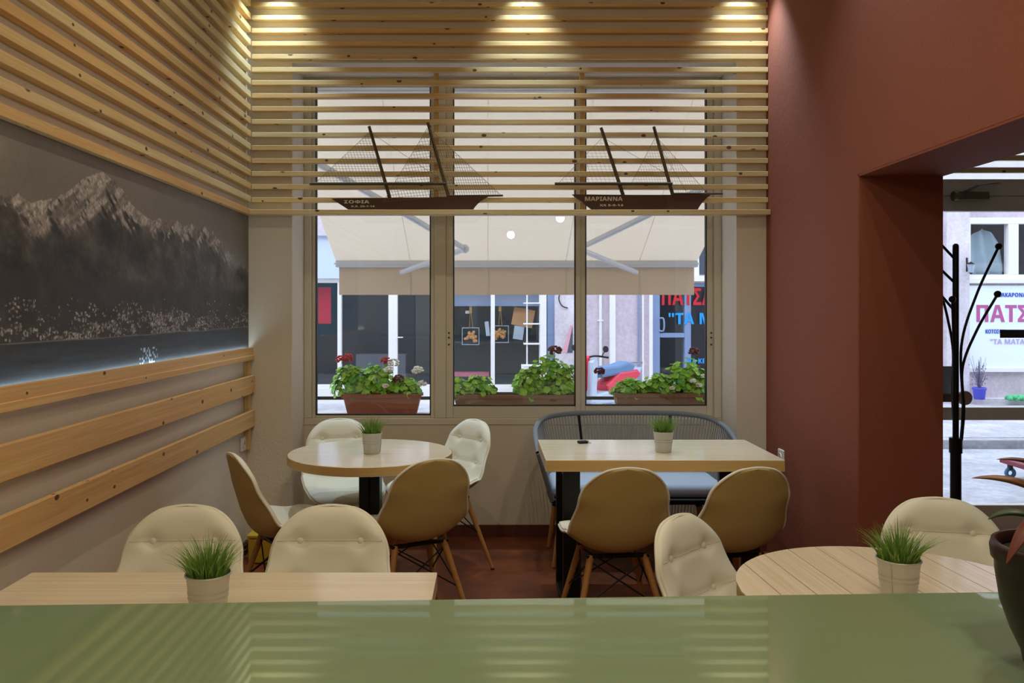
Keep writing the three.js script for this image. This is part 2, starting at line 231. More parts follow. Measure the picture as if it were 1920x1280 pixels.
{
  const led = thing('light_ledge', 'pine ledge with a hidden light strip under the mural', 'ledge');
  mesh('rail', rbox(XL + 0.024, XL + 0.042, 1.157, 1.226, ZF + 0.018, 1.0, 0.003, 'z', 0.3, 0.1), M.board, led);
  mesh('lower_moulding', rbox(XL + 0.012, XL + 0.048, 1.150, 1.180, ZF + 0.018, 1.0, 0.003, 'z', 1.3, 0.2), M.board, led);
  mesh('led_strip', box(XL + 0.01, XL + 0.023, 1.204, 1.214, ZF + 0.02, -1.0, 'z'), new THREE.MeshStandardMaterial({ color: '#ffffff', emissive: COOL, emissiveIntensity: 2.0 }), led);
  const L = new THREE.RectAreaLight(COOL, LAMP.led, 3.9, 0.012); L.name = 'led_light'; L.position.set(XL + 0.0165, 1.216, -2.95); L.up.set(1, 0, 0); L.lookAt(XL + 0.0165, 3, -2.95); scene.add(L);
  const b1 = mesh('wall_board', rbox(XL + 0.03, XL + 0.052, 0.952, 1.06, ZF + 0.02, 1.0, 0.004, 'z', 0.7, 0.05)); b1.material = M.board; tag(b1, 'pine board on the mural wall just under the ledge', 'wall board');
  const b2 = mesh('wall_board', rbox(XL + 0.03, XL + 0.052, 0.752, 0.854, ZF + 0.02, 1.0, 0.004, 'z', 2.1, 0.22)); b2.material = M.board; tag(b2, 'pine board on the mural wall, lowest of the boards', 'wall board');
  tag(mesh('batten', rbox(XL + 0.0005, XL + 0.029, 0.62, 1.149, -4.9, -4.86, 0.002, 'y', 0.2, 0.1), M.slat[1]), 'thin upright pine batten in the corner carrying the wall boards', 'batten');
}

// ---------------------------------------------------------------- lamps
function lampAt(name, label, x, z, color, cd, angle, group) {
  const t = thing(name, label, 'ceiling light', [x, H, z], 0, group);
  mesh('trim_ring', lathe([[0.036, -0.0005], [0.05, -0.0005], [0.05, -0.008], [0.044, -0.012], [0.036, -0.006]], 32), M.white, t);
  mesh('light_disc', new THREE.CylinderGeometry(0.036, 0.036, 0.004, 28).translate(0, -0.003, 0), new THREE.MeshStandardMaterial({ color: '#fff', emissive: color, emissiveIntensity: 6 }), t);
  const s = new THREE.SpotLight(color, cd, 0, angle, 0.7, 2); s.name = name + '_beam'; s.position.set(x, H - 0.04, z); s.target.position.set(x, 0, z); s.shadow.radius = 1; scene.add(s, s.target);
}
for (const x of [-1.24, 0.22, 1.5]) lampAt('ceiling_spot', 'small round ceiling spot washing the slat screen', x, ZF + 0.17, COOL, LAMP.wash, 0.62, 'spots along the slat screen');
lampAt('ceiling_spot', 'small round ceiling spot beside the red wall', 1.5, -3.45, COOL, LAMP.wash * 0.4, 0.8);
for (const [x, z] of [[-0.6, -1.2], [1.2, -1.8], [-0.6, -3.1], [0.6, -3.1], [0.1, 0.9]]) lampAt('downlight', 'round recessed warm downlight in the ceiling', x, z, WARM, LAMP.room, 1.2, 'downlights of the room');
for (const [x, y, z, l] of [[0.29, 2.4, -0.11, 'glass globe pendant lamp hanging over the green counter'], [0.83, 2.5, -1.12, 'glass globe pendant lamp hanging in front of the green counter']]) {
  const t = thing('pendant_lamp', l, 'pendant lamp', [x, y, z]);
  mesh('bulb', new THREE.SphereGeometry(0.05, 24, 16), new THREE.MeshStandardMaterial({ color: '#fff', emissive: WARM, emissiveIntensity: 26 }), t);
  mesh('socket', new THREE.CylinderGeometry(0.02, 0.026, 0.06, 20).translate(0, 0.07, 0), M.blackMetal, t);
  mesh('cord', rod(V(0, 0.1, 0), V(0, H - y - 0.03, 0), 0.003), M.blackMetal, t); mesh('ceiling_rose', lathe([[0, 0], [0.05, 0], [0.045, 0.03], [0, 0.03]], 24).translate(0, H - y - 0.031, 0), M.blackMetal, t);
  const p = new THREE.PointLight(WARM, LAMP.pendant); p.name = 'pendant_light'; p.position.set(x, y, z); p.shadow.radius = 2.4; scene.add(p);
}

// ---------------------------------------------------------------- chairs
function makeChair() {
  const prof = new THREE.CatmullRomCurve3([[0.235, 0.418], [0.212, 0.440], [0.12, 0.444], [0.0, 0.430], [-0.10, 0.428], [-0.172, 0.458], [-0.212, 0.53], [-0.24, 0.62], [-0.262, 0.715], [-0.28, 0.808]].map(([z, y]) => V(0, y, z)), false, 'centripetal');
  const LEN = prof.getLength(), key = (list, t) => { for (let i = 1; i < list.length; i++) if (t <= list[i][0]) return lerp(list[i - 1][1], list[i][1], sm((t - list[i - 1][0]) / (list[i][0] - list[i - 1][0]))); return list[list.length - 1][1]; };
  const halfW = (t) => { let w = key([[0, 0.19], [0.2, 0.213], [0.45, 0.22], [0.6, 0.215], [0.8, 0.188], [1, 0.165]], t); if (t < 0.1) w *= Math.pow(1 - Math.pow(1 - t / 0.1, 3.2), 1 / 3.2); if (t > 0.78) w *= Math.pow(Math.max(0, 1 - Math.pow((t - 0.78) / 0.22, 2.7)), 1 / 2.5); return w; };
  const curl = (t) => key([[0, 0.012], [0.2, 0.045], [0.45, 0.085], [0.65, 0.062], [0.85, 0.03], [1, 0.004]], t);
  const mid = (t, v) => { const p = prof.getPointAt(clamp(t)), T = prof.getTangentAt(clamp(t)), n = V(0, -T.z, T.y); const c = curl(t) * Math.pow(Math.abs(v), 2.2); return [V(v * halfW(t), p.y + n.y * c, p.z + n.z * c), n]; };
  const tAt = (test) => { for (let t = 0; t < 1; t += 0.002) if (test(prof.getPointAt(t))) return t; return 1; };
  const tu = tAt((p) => p.y > 0.7), tl = tAt((p) => p.y > 0.575), ts = tAt((p) => p.z < 0.06);
  const btn = []; for (const t of [tu, tl, ts]) for (const s of [-1, 1]) btn.push([t, s * 0.098]);
  const pad = (t, v) => {
    const e = (1 - Math.pow(Math.abs(v), 5)) * (1 - Math.pow(Math.abs(2 * t - 1), 18));
    let h = 0.008 + 0.024 * e; const x = v * halfW(t);
    for (const [bt, bx] of btn) { const r2 = ((t - bt) * LEN) ** 2 + (x - bx) ** 2; h -= 0.015 * Math.exp(-r2 / 0.0007); }
    for (const bt of [tu, tl, ts]) h -= 0.0045 * Math.exp(-(((t - bt) * LEN) ** 2) / 0.00012) * e; return h;
  };
  const NT = 76, NV = 34, ts_ = Array.from({ length: NT + 1 }, (_, i) => (1 - Math.cos(Math.PI * i / NT)) / 2 * 0.55 + i / NT * 0.45);
  const vs = Array.from({ length: NV + 1 }, (_, j) => Math.sin(Math.PI * (j / NV - 0.5)) * 0.5 + (j / NV - 0.5));
  const surf = (off, flip, rim) => {
    const pos = [], idx = [];
    for (const t of ts_) for (const v of vs) { const [p, n] = mid(t, v); p.addScaledVector(n, off(t, v)); pos.push(p.x, p.y, p.z); }
    const W = NV + 1; for (let i = 0; i < NT; i++) for (let j = 0; j < NV; j++) { const a = i * W + j, b = a + 1, c = a + W, d = c + 1; flip ? idx.push(a, b, c, b, d, c) : idx.push(a, c, b, b, c, d); }
    if (rim) {                                                    // side wall down to the middle surface
      const loop = []; for (let i = 0; i <= NT; i++) loop.push([i, 0]); for (let i = NT; i >= 0; i--) loop.push([i, NV]);
      const base = pos.length / 3; for (const [i, j] of loop) { const [p, n] = mid(ts_[i], vs[j]); p.addScaledVector(n, -0.006); pos.push(p.x, p.y, p.z); }
      for (let k = 0; k < loop.length; k++) { const k2 = (k + 1) % loop.length, a = loop[k][0] * W + loop[k][1], b = loop[k2][0] * W + loop[k2][1]; idx.push(a, b, base + k, b, base + k2, base + k); }
    }
    const g = new THREE.BufferGeometry(); g.setAttribute('position', new THREE.Float32BufferAttribute(pos, 3)); g.setIndex(idx); g.computeVertexNormals(); return g;
  };
  const t = thing('dining_chair', 'x', 'chair');
  mesh('cushion', surf(pad, true, true), M.cream, t);
  mesh('shell', surf((tt, v) => -0.0065 - 0.006 * (1 - Math.pow(Math.abs(v), 4)), false, false), M.tan, t);
  const rimPt = (i, v) => { const [p, n] = mid(ts_[i], v); return p.addScaledVector(n, -0.005); }, edge = []; for (let i = 0; i <= NT; i += 2) edge.push(rimPt(i, -1)); for (let i = NT - 2; i > 0; i -= 2) edge.push(rimPt(i, 1));
  mesh('piping', tube(edge, 0.0058, 180, 8, true), M.cream, t);
  for (const [bt, bx] of btn) { const [p, n] = mid(bt, bx / halfW(bt)); p.addScaledVector(n, pad(bt, bx / halfW(bt)) + 0.001); const g = new THREE.SphereGeometry(0.0115, 14, 8).scale(1, 1, 0.6); g.applyQuaternion(new THREE.Quaternion().setFromUnitVectors(V(0, 0, 1), n)); mesh('button', g.translate(p.x, p.y, p.z), M.cream, t); }
  for (const bt of [tu, tl]) mesh('seam', tube(Array.from({ length: 15 }, (_, i) => { const v = (i / 14 - 0.5) * 1.9, [p, n] = mid(bt, v); return p.addScaledVector(n, pad(bt, v) + 0.0002); }), 0.0011, 40, 5), M.thread, t);
  const tops = [], feet = []; for (const sz of [1, -1]) for (const sx of [-1, 1]) { tops.push(V(sx * 0.115, 0.408, sz * 0.1 - 0.01)); feet.push(V(sx * 0.215, 0.008, sz * 0.205 - 0.02)); }
  for (let i = 0; i < 4; i++) { const l = mesh('leg', rod(feet[i], tops[i], 0.0095, 0.0155, 14), M.leg, t); mesh('foot_cap', new THREE.CylinderGeometry(0.0105, 0.0105, 0.01, 12).translate(feet[i].x, 0.005, feet[i].z), M.rubber, l); }
  const on = (i, y) => feet[i].clone().lerp(tops[i], y / 0.408), br = [];
  for (const [a, b] of [[0, 1], [1, 3], [3, 2], [2, 0]]) br.push(rod(on(a, 0.385), on(b, 0.2), 0.0035, 0.0035, 6), rod(on(b, 0.385), on(a, 0.2), 0.0035, 0.0035, 6));
  mesh('wire_brace', br, M.blackMetal, t); mesh('seat_mount', [rbox(-0.135, 0.135, 0.398, 0.412, -0.125, -0.095, 0.004), rbox(-0.135, 0.135, 0.398, 0.412, 0.075, 0.105, 0.004)], M.blackMetal, t);
  return t;
}
const D = Math.PI / 180, chair0 = makeChair();
[[-0.80, -4.55, 16, 'cream tufted chair between the small round table and the window wall'],
 [-0.285, -4.60, -50, 'cream tufted chair facing the small round table from beside the bare wall'],
 [-0.90, -3.80, 122, 'tan backed chair at the small round table beside the boarded wall'],
 [-0.355, -3.765, -153, 'tan backed chair at the small round table with its back turned to the counter'],
 [-0.968, -2.41, 3, 'cream tufted chair at the long front table nearest the boarded wall'],
 [-0.508, -2.41, 0, 'cream tufted chair at the long front table away from the boarded wall'],
 [0.54, -3.60, -175, 'tan backed chair at the rope bench table beside its black frame leg'],
 [1.02, -3.60, -166, 'tan backed chair at the rope bench table nearest the red wall'],
 [0.785, -2.36, 46, 'cream tufted chair turned sideways at the planked round table'],
 [1.47, -2.52, -12, 'cream tufted chair at the planked round table in front of the lobby opening'],
].forEach(([x, z, a, label], i) => { const o = i ? dup(chair0, [x, 0, z], a * D, label, 'cream and tan shell chairs') : chair0; if (!i) { o.position.set(x, 0, z); o.rotation.y = a * D; tag(o, label, 'chair', 'cream and tan shell chairs'); } });

// ---------------------------------------------------------------- tables
const disc = (r, y0, y1, n = 72) => boxUV(lathe([[0, y0], [r - 0.004, y0], [r, y0 + 0.004], [r, y1 - 0.004], [r - 0.004, y1], [0, y1]], n), 'x', 0.4, 0.1);
function pedestal(t) {
  mesh('column', [box(-0.05, -0.006, 0.02, 0.705, -0.05, 0.05), box(0.006, 0.05, 0.02, 0.705, -0.05, 0.05), box(-0.006, 0.006, 0.02, 0.705, -0.03, 0.03)], M.blackMetal, t);
  mesh('base', [rbox(-0.17, 0.17, 0, 0.022, -0.17, 0.17, 0.006)], M.blackMetal, t); mesh('mount_plate', box(-0.16, 0.16, 0.698, 0.706, -0.16, 0.16), M.blackMetal, t);
}
{
  const t = thing('round_table', 'small round pale wood table on a black column by the window', 'table', [-0.577, 0, -4.04]);
  mesh('table_top', disc(0.4, 0.706, 0.75), M.oak, t); mesh('edge_band', lathe([[0.4, 0.71], [0.4012, 0.712], [0.4012, 0.746], [0.4, 0.748]], 72), M.oakEdge, t); pedestal(t);
}
{
  const t = thing('round_table', 'planked round pale wood table beside the lobby opening', 'table', [1.03, 0, -2.03], 3 * D);
  const R = 0.4, N = 9, w = 2 * R / N;
  mesh('sub_top', disc(R - 0.002, 0.706, 0.744), M.oakEdge, t);
  for (let i = 0; i < N; i++) {
    const a = -R + i * w + 0.0012, b = -R + (i + 1) * w - 0.0012, s = [], q = (x) => Math.sqrt(Math.max(0, R * R - x * x));
    for (let k = 0; k <= 6; k++) { const x = lerp(Math.max(a, -R + 1e-4), Math.min(b, R - 1e-4), k / 6); s.push([x, q(x)]); }
    for (let k = 6; k >= 0; k--) { const x = lerp(Math.max(a, -R + 1e-4), Math.min(b, R - 1e-4), k / 6); s.push([x, -q(x)]); }
    mesh('plank', boxUV(poly(s.reverse(), 0.005, 0).rotateX(-Math.PI / 2).translate(0, 0.745, 0), 'z', i * 0.71, i * 0.13), M.oak, t);
  }
  pedestal(t);
}
function rectTable(label, x0, x1, z0, z1, th, legs) {
  const cx = (x0 + x1) / 2, cz = (z0 + z1) / 2, hw = (x1 - x0) / 2, hd = (z1 - z0) / 2, t = thing('rectangular_table', label, 'table', [cx, 0, cz]);
  mesh('table_top', rbox(-hw, hw, 0.75 - th, 0.75, -hd, hd, 0.003, 'x', x0, z0), M.oak, t);
  mesh('edge_band', box(-hw + 0.003, hw - 0.003, 0.75 - th + 0.002, 0.747, hd, hd + 0.0008), M.oakEdge, t); mesh('edge_band', box(-hw + 0.003, hw - 0.003, 0.75 - th + 0.002, 0.747, -hd - 0.0008, -hd), M.oakEdge, t);
  for (const s of [-1, 1]) { const x = s * (hw - legs), b = 0.75 - th; mesh('leg_frame', [rbox(x - 0.04, x + 0.04, 0, b, hd - 0.12, hd - 0.08, 0.004), rbox(x - 0.04, x + 0.04, 0, b, -hd + 0.08, -hd + 0.12, 0.004), rbox(x - 0.04, x + 0.04, b - 0.04, b, -hd + 0.12, hd - 0.12, 0.004), rbox(x - 0.04, x + 0.04, 0, 0.03, -hd + 0.12, hd - 0.12, 0.004)], M.blackMetal, t); }
  mesh('stretcher', rbox(-hw + legs + 0.04, hw - legs - 0.04, 0.75 - th - 0.045, 0.75 - th - 0.005, -0.02, 0.02, 0.003), M.blackMetal, t);
}
rectTable('rectangular pale wood table in front of the rope bench', 0.268, 1.382, -4.42, -3.82, 0.055, 0.13);
rectTable('long pale wood table directly before the green counter', -1.216, -0.135, -2.19, -1.49, 0.045, 0.1);

// ---------------------------------------------------------------- rope bench
{
  const t = thing('rope_bench', 'grey rope weave bench with a blue grey cushion under the window', 'bench', [0.845, 0, -4.84]);
  const hw = 0.565, pts = [], low = [];
  const path = [[-hw, 0.30, 0.655], [-hw - 0.005, 0.16, 0.70], [-hw + 0.005, -0.02, 0.755], [-hw + 0.07, -0.17, 0.79], [-hw + 0.2, -0.235, 0.805], [-0.2, -0.25, 0.81], [0, -0.252, 0.811]];
  for (const [x, z, y] of path) { pts.push(V(x, y, z)); } for (const [x, z, y] of path.slice(0, -1).reverse()) pts.push(V(-x, y, z));
  for (const p of pts) low.push(V(p.x * 0.86, 0.385, p.z * (p.z > 0 ? 0.9 : 0.84)));
  const A = new THREE.CatmullRomCurve3(pts), B = new THREE.CatmullRomCurve3(low);
  mesh('top_rail', tube(pts, 0.016, 110, 10), M.ropeFrame, t); mesh('seat_rail', [tube(low, 0.013, 110, 8), rod(low[0], low[low.length - 1], 0.013)], M.blackMetal, t);
  for (const k of [0, pts.length - 1]) mesh('arm_front', rod(pts[k], low[k], 0.015, 0.015), M.ropeFrame, t);
  const ropes = []; for (let i = 1; i < 104; i++) ropes.push(rod(B.getPointAt(i / 104), A.getPointAt(i / 104), 0.0046, 0.0046, 5)); const w = mesh('rope_weave', ropes, M.rope, t); w.userData.kind = 'stuff';
  for (const u of [0.36, 0.64]) mesh('back_rib', rod(B.getPointAt(u), A.getPointAt(u), 0.009), M.blackMetal, t);
  mesh('cushion', new RoundedBoxGeometry(0.97, 0.075, 0.44, 4, 0.03).translate(0, 0.435, 0.05), M.cushion, t);
  mesh('seat_base', rbox(-0.47, 0.47, 0.36, 0.398, -0.19, 0.26, 0.006), M.blackMetal, t);
  for (const sx of [-1, 1]) for (const sz of [-1, 1]) { const a = V(sx * 0.42, 0.37, sz * 0.17 + 0.03), b = V(sx * 0.475, 0.004, sz * 0.2 + 0.03), c = a.clone().lerp(b, 0.3); const l = mesh('leg', rod(b, c, 0.012, 0.019, 14), M.leg, t); mesh('leg_socket', rod(c, a, 0.0215, 0.0215, 14), M.blackMetal, l); }
}

// ---------------------------------------------------------------- grass pots
function grassGeo(seed, n, hgt, rad) {
  const r = rng(seed), pos = [], col = [], idx = [];
  for (let i = 0; i < n; i++) {
    const a = r() * 6.283, q = Math.sqrt(r()) * rad, h = hgt * (0.7 + 0.45 * r()) * (1 - 0.35 * q / rad), lean = (0.1 + 0.55 * q / rad) * h * (0.5 + r()) + (r() < 0.06 ? 0.02 : 0), dir = a + (r() - 0.5) * 1.1, w = 0.0016 + r() * 0.0011, face = r() * 3.14, g = r(), c = [0.10 + 0.16 * g, 0.23 + 0.2 * g, 0.035 + 0.035 * g];
    const b = pos.length / 3; for (let k = 0; k <= 4; k++) { const s = k / 4, cx = Math.cos(a) * q + Math.cos(dir) * lean * s * s, cz = Math.sin(a) * q + Math.sin(dir) * lean * s * s, y = h * (s - 0.15 * s * s * lean / h), ww = w * (1 - s * 0.92); pos.push(cx - Math.cos(face) * ww, y, cz - Math.sin(face) * ww, cx + Math.cos(face) * ww, y, cz + Math.sin(face) * ww); col.push(...c, ...c); if (k) { const o = b + k * 2; idx.push(o - 2, o - 1, o, o - 1, o + 1, o); } }
  }
  const g = new THREE.BufferGeometry(); g.setAttribute('position', new THREE.Float32BufferAttribute(pos, 3)); g.setAttribute('color', new THREE.Float32BufferAttribute(col, 3)); g.setIndex(idx); g.computeVertexNormals(); return g;
}
const grassMat = mat('#ffffff', 0.55, { vertexColors: true, side: THREE.DoubleSide });
[[-0.566, -4.0, 'on the small round table by the window'], [0.863, -4.04, 'on the table by the rope bench'], [-0.637, -1.87, 'on the long front table'], [0.99, -1.98, 'on the planked round table']].forEach(([x, z, where], i) => {
  const t = thing('grass_pot', 'small zinc bucket of green grass ' + where, 'potted grass', [x, 0.75, z], i * 1.3, 'zinc grass pots on the tables');
  mesh('bucket', lathe([[0, 0], [0.037, 0], [0.0385, 0.002], [0.043, 0.045], [0.0445, 0.047], [0.0445, 0.051], [0.0435, 0.053], [0.0445, 0.057], [0.0455, 0.059], [0.0455, 0.063], [0.0445, 0.065], [0.0485, 0.096], [0.0515, 0.0975], [0.0515, 0.1005], [0.049, 0.1015], [0.0475, 0.099], [0.046, 0.088]], 44), M.zinc, t);
  mesh('side_seam', rod(V(0.0405, 0.004, 0), V(0.0485, 0.094, 0), 0.0016, 0.0016, 6), M.zinc, t);
  mesh('soil', lathe([[0, 0.092], [0.0472, 0.089]], 30), M.soil, t);
  const g = mesh('grass', grassGeo(40 + i, 300, 0.104, 0.042).translate(0, 0.09, 0), grassMat, t); g.userData.kind = 'stuff';
});
{ // key fob on the table, sockets, yellow box
  const t = thing('key_fob', 'small black key fob with silver ring on the table by the bench', 'key fob', [0.5, 0.75, -4.3], 0.3);
  mesh('fob', rbox(-0.03, 0.02, 0, 0.014, -0.018, 0.018, 0.005), M.rubber, t); mesh('ring', new THREE.TorusGeometry(0.011, 0.0016, 8, 24).rotateX(Math.PI / 2).translate(0.03, 0.0017, 0), M.zinc, t); mesh('clip', rbox(0.016, 0.03, 0.002, 0.016, -0.006, 0.006, 0.003), M.zinc, t);
  const socket = (label, x, y, z, turn) => { const s = thing('wall_socket', label, 'socket', [x, y, z], turn); mesh('plate', rbox(-0.042, 0.042, -0.042, 0.042, 0, 0.012, 0.005), M.white, s); mesh('socket_well', lathe([[0.021, 0.003], [0.021, 0.0165], [0.019, 0.0165], [0.019, 0.0125], [0, 0.0125]], 28).rotateX(Math.PI / 2).translate(0, 0, 0), M.white, s); for (const k of [-1, 1]) mesh('hole', new THREE.CylinderGeometry(0.0028, 0.0028, 0.002, 8).rotateX(Math.PI / 2).translate(k * 0.0095, 0, 0.0131), M.gasket, s); };
  socket('white wall socket on the red wall behind the table', XR, 0.615, -4.66, -Math.PI / 2); socket('white wall socket on the pale wall below the boards', XL, 0.66, -4.82, Math.PI / 2);
  const y = thing('storage_box', 'yellow plastic box on the floor in the corner behind a chair', 'box', [-1.3, 0, -4.78]);
  mesh('body', rbox(-0.07, 0.1, 0, 0.145, -0.1, 0.1, 0.012, 'x', 0, 0, 3), mat('#c9a628', 0.5), y); mesh('lid', rbox(-0.075, 0.105, 0.145, 0.165, -0.105, 0.105, 0.006), mat('#c9a628', 0.5), y); mesh('handle', tube([V(-0.03, 0.16, 0), V(-0.02, 0.195, 0), V(0.05, 0.195, 0), V(0.06, 0.16, 0)], 0.006), M.rubber, y);
}

// ---------------------------------------------------------------- counter and succulent
{
  const t = thing('counter', 'bar counter with a glossy green glass top', 'counter', [0, 0, -0.84], 2.2 * D);
  mesh('glass_top', rbox(-1.3, 1.35, 1.137, 1.155, 0, 0.62, 0.003), M.counterGlass, t);
  mesh('body', rbox(-1.28, 1.3, 0.08, 1.137, 0.03, 0.6, 0.004), M.counterBody, t); mesh('plinth', box(-1.26, 1.28, 0, 0.08, 0.07, 0.56), M.skirting, t);
  const p = thing('potted_succulent', 'red leaved succulent in a dark glazed pot on the counter', 'potted plant', [0.476, 1.155, -0.67]); p.scale.setScalar(0.86);
  const glaze = mat('#26100f', 0.42);
  mesh('pot', lathe([[0, 0], [0.036, 0], [0.039, 0.003], [0.041, 0.014], [0.05, 0.034], [0.0585, 0.06], [0.0625, 0.088], [0.063, 0.1], [0.066, 0.102], [0.067, 0.112], [0.0655, 0.118], [0.061, 0.118], [0.059, 0.108]], 56), glaze, p);
  mesh('soil', lathe([[0, 0.11], [0.06, 0.107]], 30), M.soil, p);
  const stalk = (pts, r) => tube(pts.map((q) => V(...q)), r, 16, 8);
  mesh('stem', [stalk([[0, 0.108, 0], [-0.004, 0.14, 0], [-0.012, 0.16, 0.002]], 0.006), stalk([[-0.02, 0.108, 0.01], [-0.03, 0.13, 0.012], [-0.036, 0.14, 0.014]], 0.0045)], M.stem, p);
  const leaf = (a, b, c, w, th, m) => { // fleshy leaf along a bent spine
    const crv = new THREE.QuadraticBezierCurve3(V(...a), V(...b), V(...c)), pos = [], idx = [], N = 18, K = 12;
    for (let i = 0; i <= N; i++) { const s = i / N, q = crv.getPoint(s), T = crv.getTangent(s), side = V(0, 1, 0).cross(T).normalize(), up = T.clone().cross(side).normalize(), ww = w * Math.pow(Math.sin(Math.PI * (0.08 + 0.92 * s)), 0.75) * (1.15 - 0.35 * s) + 0.0004; for (let k = 0; k < K; k++) { const f = k / K * 6.2832, z = q.clone().addScaledVector(side, Math.cos(f) * ww).addScaledVector(up, Math.sin(f) * ww * th); pos.push(z.x, z.y, z.z); if (i) { const o = i * K, e = o + k, g = o + (k + 1) % K; idx.push(e - K, e, g - K, g - K, e, g); } } }
    const g = new THREE.BufferGeometry(); g.setAttribute('position', new THREE.Float32BufferAttribute(pos, 3)); g.setIndex(idx); g.computeVertexNormals(); mesh('leaf', g, m, p);
  };
  const redL = mat('#6b2e22', 0.5), mixL = mat('#74492a', 0.5), greenL = mat('#35502a', 0.5), darkL = mat('#4e211d', 0.5);
  leaf([-0.03, 0.142, 0.012], [-0.05, 0.16, 0.02], [-0.082, 0.112, 0.032], 0.009, 0.4, redL);
  leaf([-0.012, 0.158, 0.002], [-0.04, 0.186, -0.01], [-0.083, 0.179, -0.02], 0.009, 0.4, mixL);
  leaf([0.0, 0.165, 0], [-0.02, 0.205, -0.005], [-0.065, 0.199, -0.01], 0.007, 0.4, darkL);
  leaf([-0.01, 0.15, 0.01], [-0.03, 0.145, 0.03], [-0.054, 0.118, 0.04], 0.008, 0.35, greenL);
  leaf([-0.01, 0.15, 0], [-0.03, 0.165, 0.02], [-0.048, 0.14, 0.03], 0.009, 0.35, greenL);
  leaf([0.0, 0.16, 0], [-0.005, 0.19, 0.02], [-0.02, 0.165, 0.045], 0.009, 0.4, mixL);
  leaf([0.0, 0.15, 0], [0.02, 0.19, -0.01], [0.055, 0.175, -0.01], 0.009, 0.4, redL);
  leaf([0.01, 0.14, 0.01], [0.04, 0.165, 0.02], [0.07, 0.125, 0.03], 0.009, 0.4, greenL);
  leaf([-0.02, 0.14, -0.02], [-0.04, 0.15, -0.03], [-0.058, 0.135, -0.035], 0.008, 0.35, greenL);
}

// ---------------------------------------------------------------- boats
function boat(label, B) {
  const t = thing('model_boat', label, 'model boat'), z = ZF + 0.062;
  const s = new THREE.Shape(); s.moveTo(...B.stern); s.lineTo(...B.keelA); s.lineTo(...B.keelB); s.quadraticCurveTo(B.keelB[0] + 0.03, B.bow[1] - 0.03, ...B.bow); s.quadraticCurveTo(lerp(B.bow[0], B.stern[0], 0.4), B.deck, ...B.stern);
  mesh('hull', new THREE.ExtrudeGeometry(s, { depth: 0.016, bevelEnabled: true, bevelSize: 0.002, bevelThickness: 0.002, bevelSegments: 2, curveSegments: 16 }).translate(0, 0, z - 0.008), M.hull, t);
  B.masts.forEach(([a, b]) => mesh('mast', rod(V(b[0], b[1], z), V(a[0], a[1], z), 0.011, 0.009, 10), M.spar, t));
  mesh('boom', rod(V(...B.boom[0], z + 0.014), V(...B.boom[1], z + 0.014), 0.009, 0.009, 10), M.spar, t);
  mesh('bowsprit', rod(V(...B.sprit[0], z), V(...B.sprit[1], z), 0.008, 0.006, 10), M.spar, t);
  for (const [A, Bq, C] of B.sails) {
    const a = V(...A, z + 0.012), b = V(...Bq, z + 0.012), c = V(...C, z + 0.012), g = [rod(a, b, 0.0011, 0.0011, 4), rod(b, c, 0.0011, 0.0011, 4), rod(c, a, 0.0011, 0.0011, 4)], n = B.n;
    for (let k = 1; k < n; k++) { const f = k / n; for (const [p, q, o] of [[a, b, c], [b, c, a]]) g.push(rod(p.clone().lerp(q, f), p.clone().lerp(o, f), B.nr, B.nr, 4)); }
    mesh('net_sail', g, M.net, t);
  }
  mesh('rigging', B.ropes.map(([a, b]) => rod(V(...a, z + 0.01), V(...b, z + 0.01), 0.0011, 0.0011, 5)), M.net, t);
  for (const [txt, x, y, size, w] of B.text) letters(t, txt, x, y, z + 0.0096, size, M.paintWhite, w);
}
boat('larger wooden model boat with two masts and net sails on the slat screen', {
  stern: [-0.926, 2.106], keelA: [-0.825, 2.042], keelB: [-0.09, 2.042], bow: [0.005, 2.122], deck: 2.106, masts: [[[-0.705, 2.535], [-0.579, 2.1]], [[-0.357, 2.557], [-0.231, 2.105]]], boom: [[-1.053, 2.193], [-0.25, 2.193]], sprit: [[-0.235, 2.12], [0.089, 2.125]],
  sails: [[[-0.7, 2.5], [-1.02, 2.2], [-0.61, 2.2]], [[-0.36, 2.52], [-0.62, 2.085], [-0.24, 2.12]], [[-0.345, 2.52], [0.075, 2.128], [-0.235, 2.125]]], n: 22, nr: 0.00095, ropes: [[[-0.7, 2.5], [-0.25, 2.2]]],
  text: [['ΣΟΦΙΑ', -0.852, 2.077, 0.019, 0.15], ['Χ.Χ. 23-1-14', -0.81, 2.055, 0.010, 0.14]] });
boat('smaller wooden model boat with two masts and thin net sails on the slat screen', {
  stern: [0.5, 2.13], keelA: [0.617, 2.042], keelB: [1.24, 2.042], bow: [1.32, 2.13], deck: 2.122, masts: [[[0.67, 2.527], [0.803, 2.12]], [[0.983, 2.533], [1.097, 2.122]]], boom: [[0.395, 2.193], [1.09, 2.193]], sprit: [[1.09, 2.134], [1.391, 2.137]],
  sails: [[[0.68, 2.47], [0.42, 2.2], [0.775, 2.2]], [[0.99, 2.47], [0.85, 2.2], [1.07, 2.2]], [[0.995, 2.47], [1.3, 2.137], [1.1, 2.137]]], n: 14, nr: 0.0006, ropes: [[[0.69, 2.46], [1.06, 2.25]], [[1.0, 2.44], [1.18, 2.137]]],
  text: [['ΜΑΡΙΑΝΝΑ', 0.57, 2.092, 0.024, 0.225], ['ΧΧ 5-5-14', 0.66, 2.06, 0.012, 0.14]] });

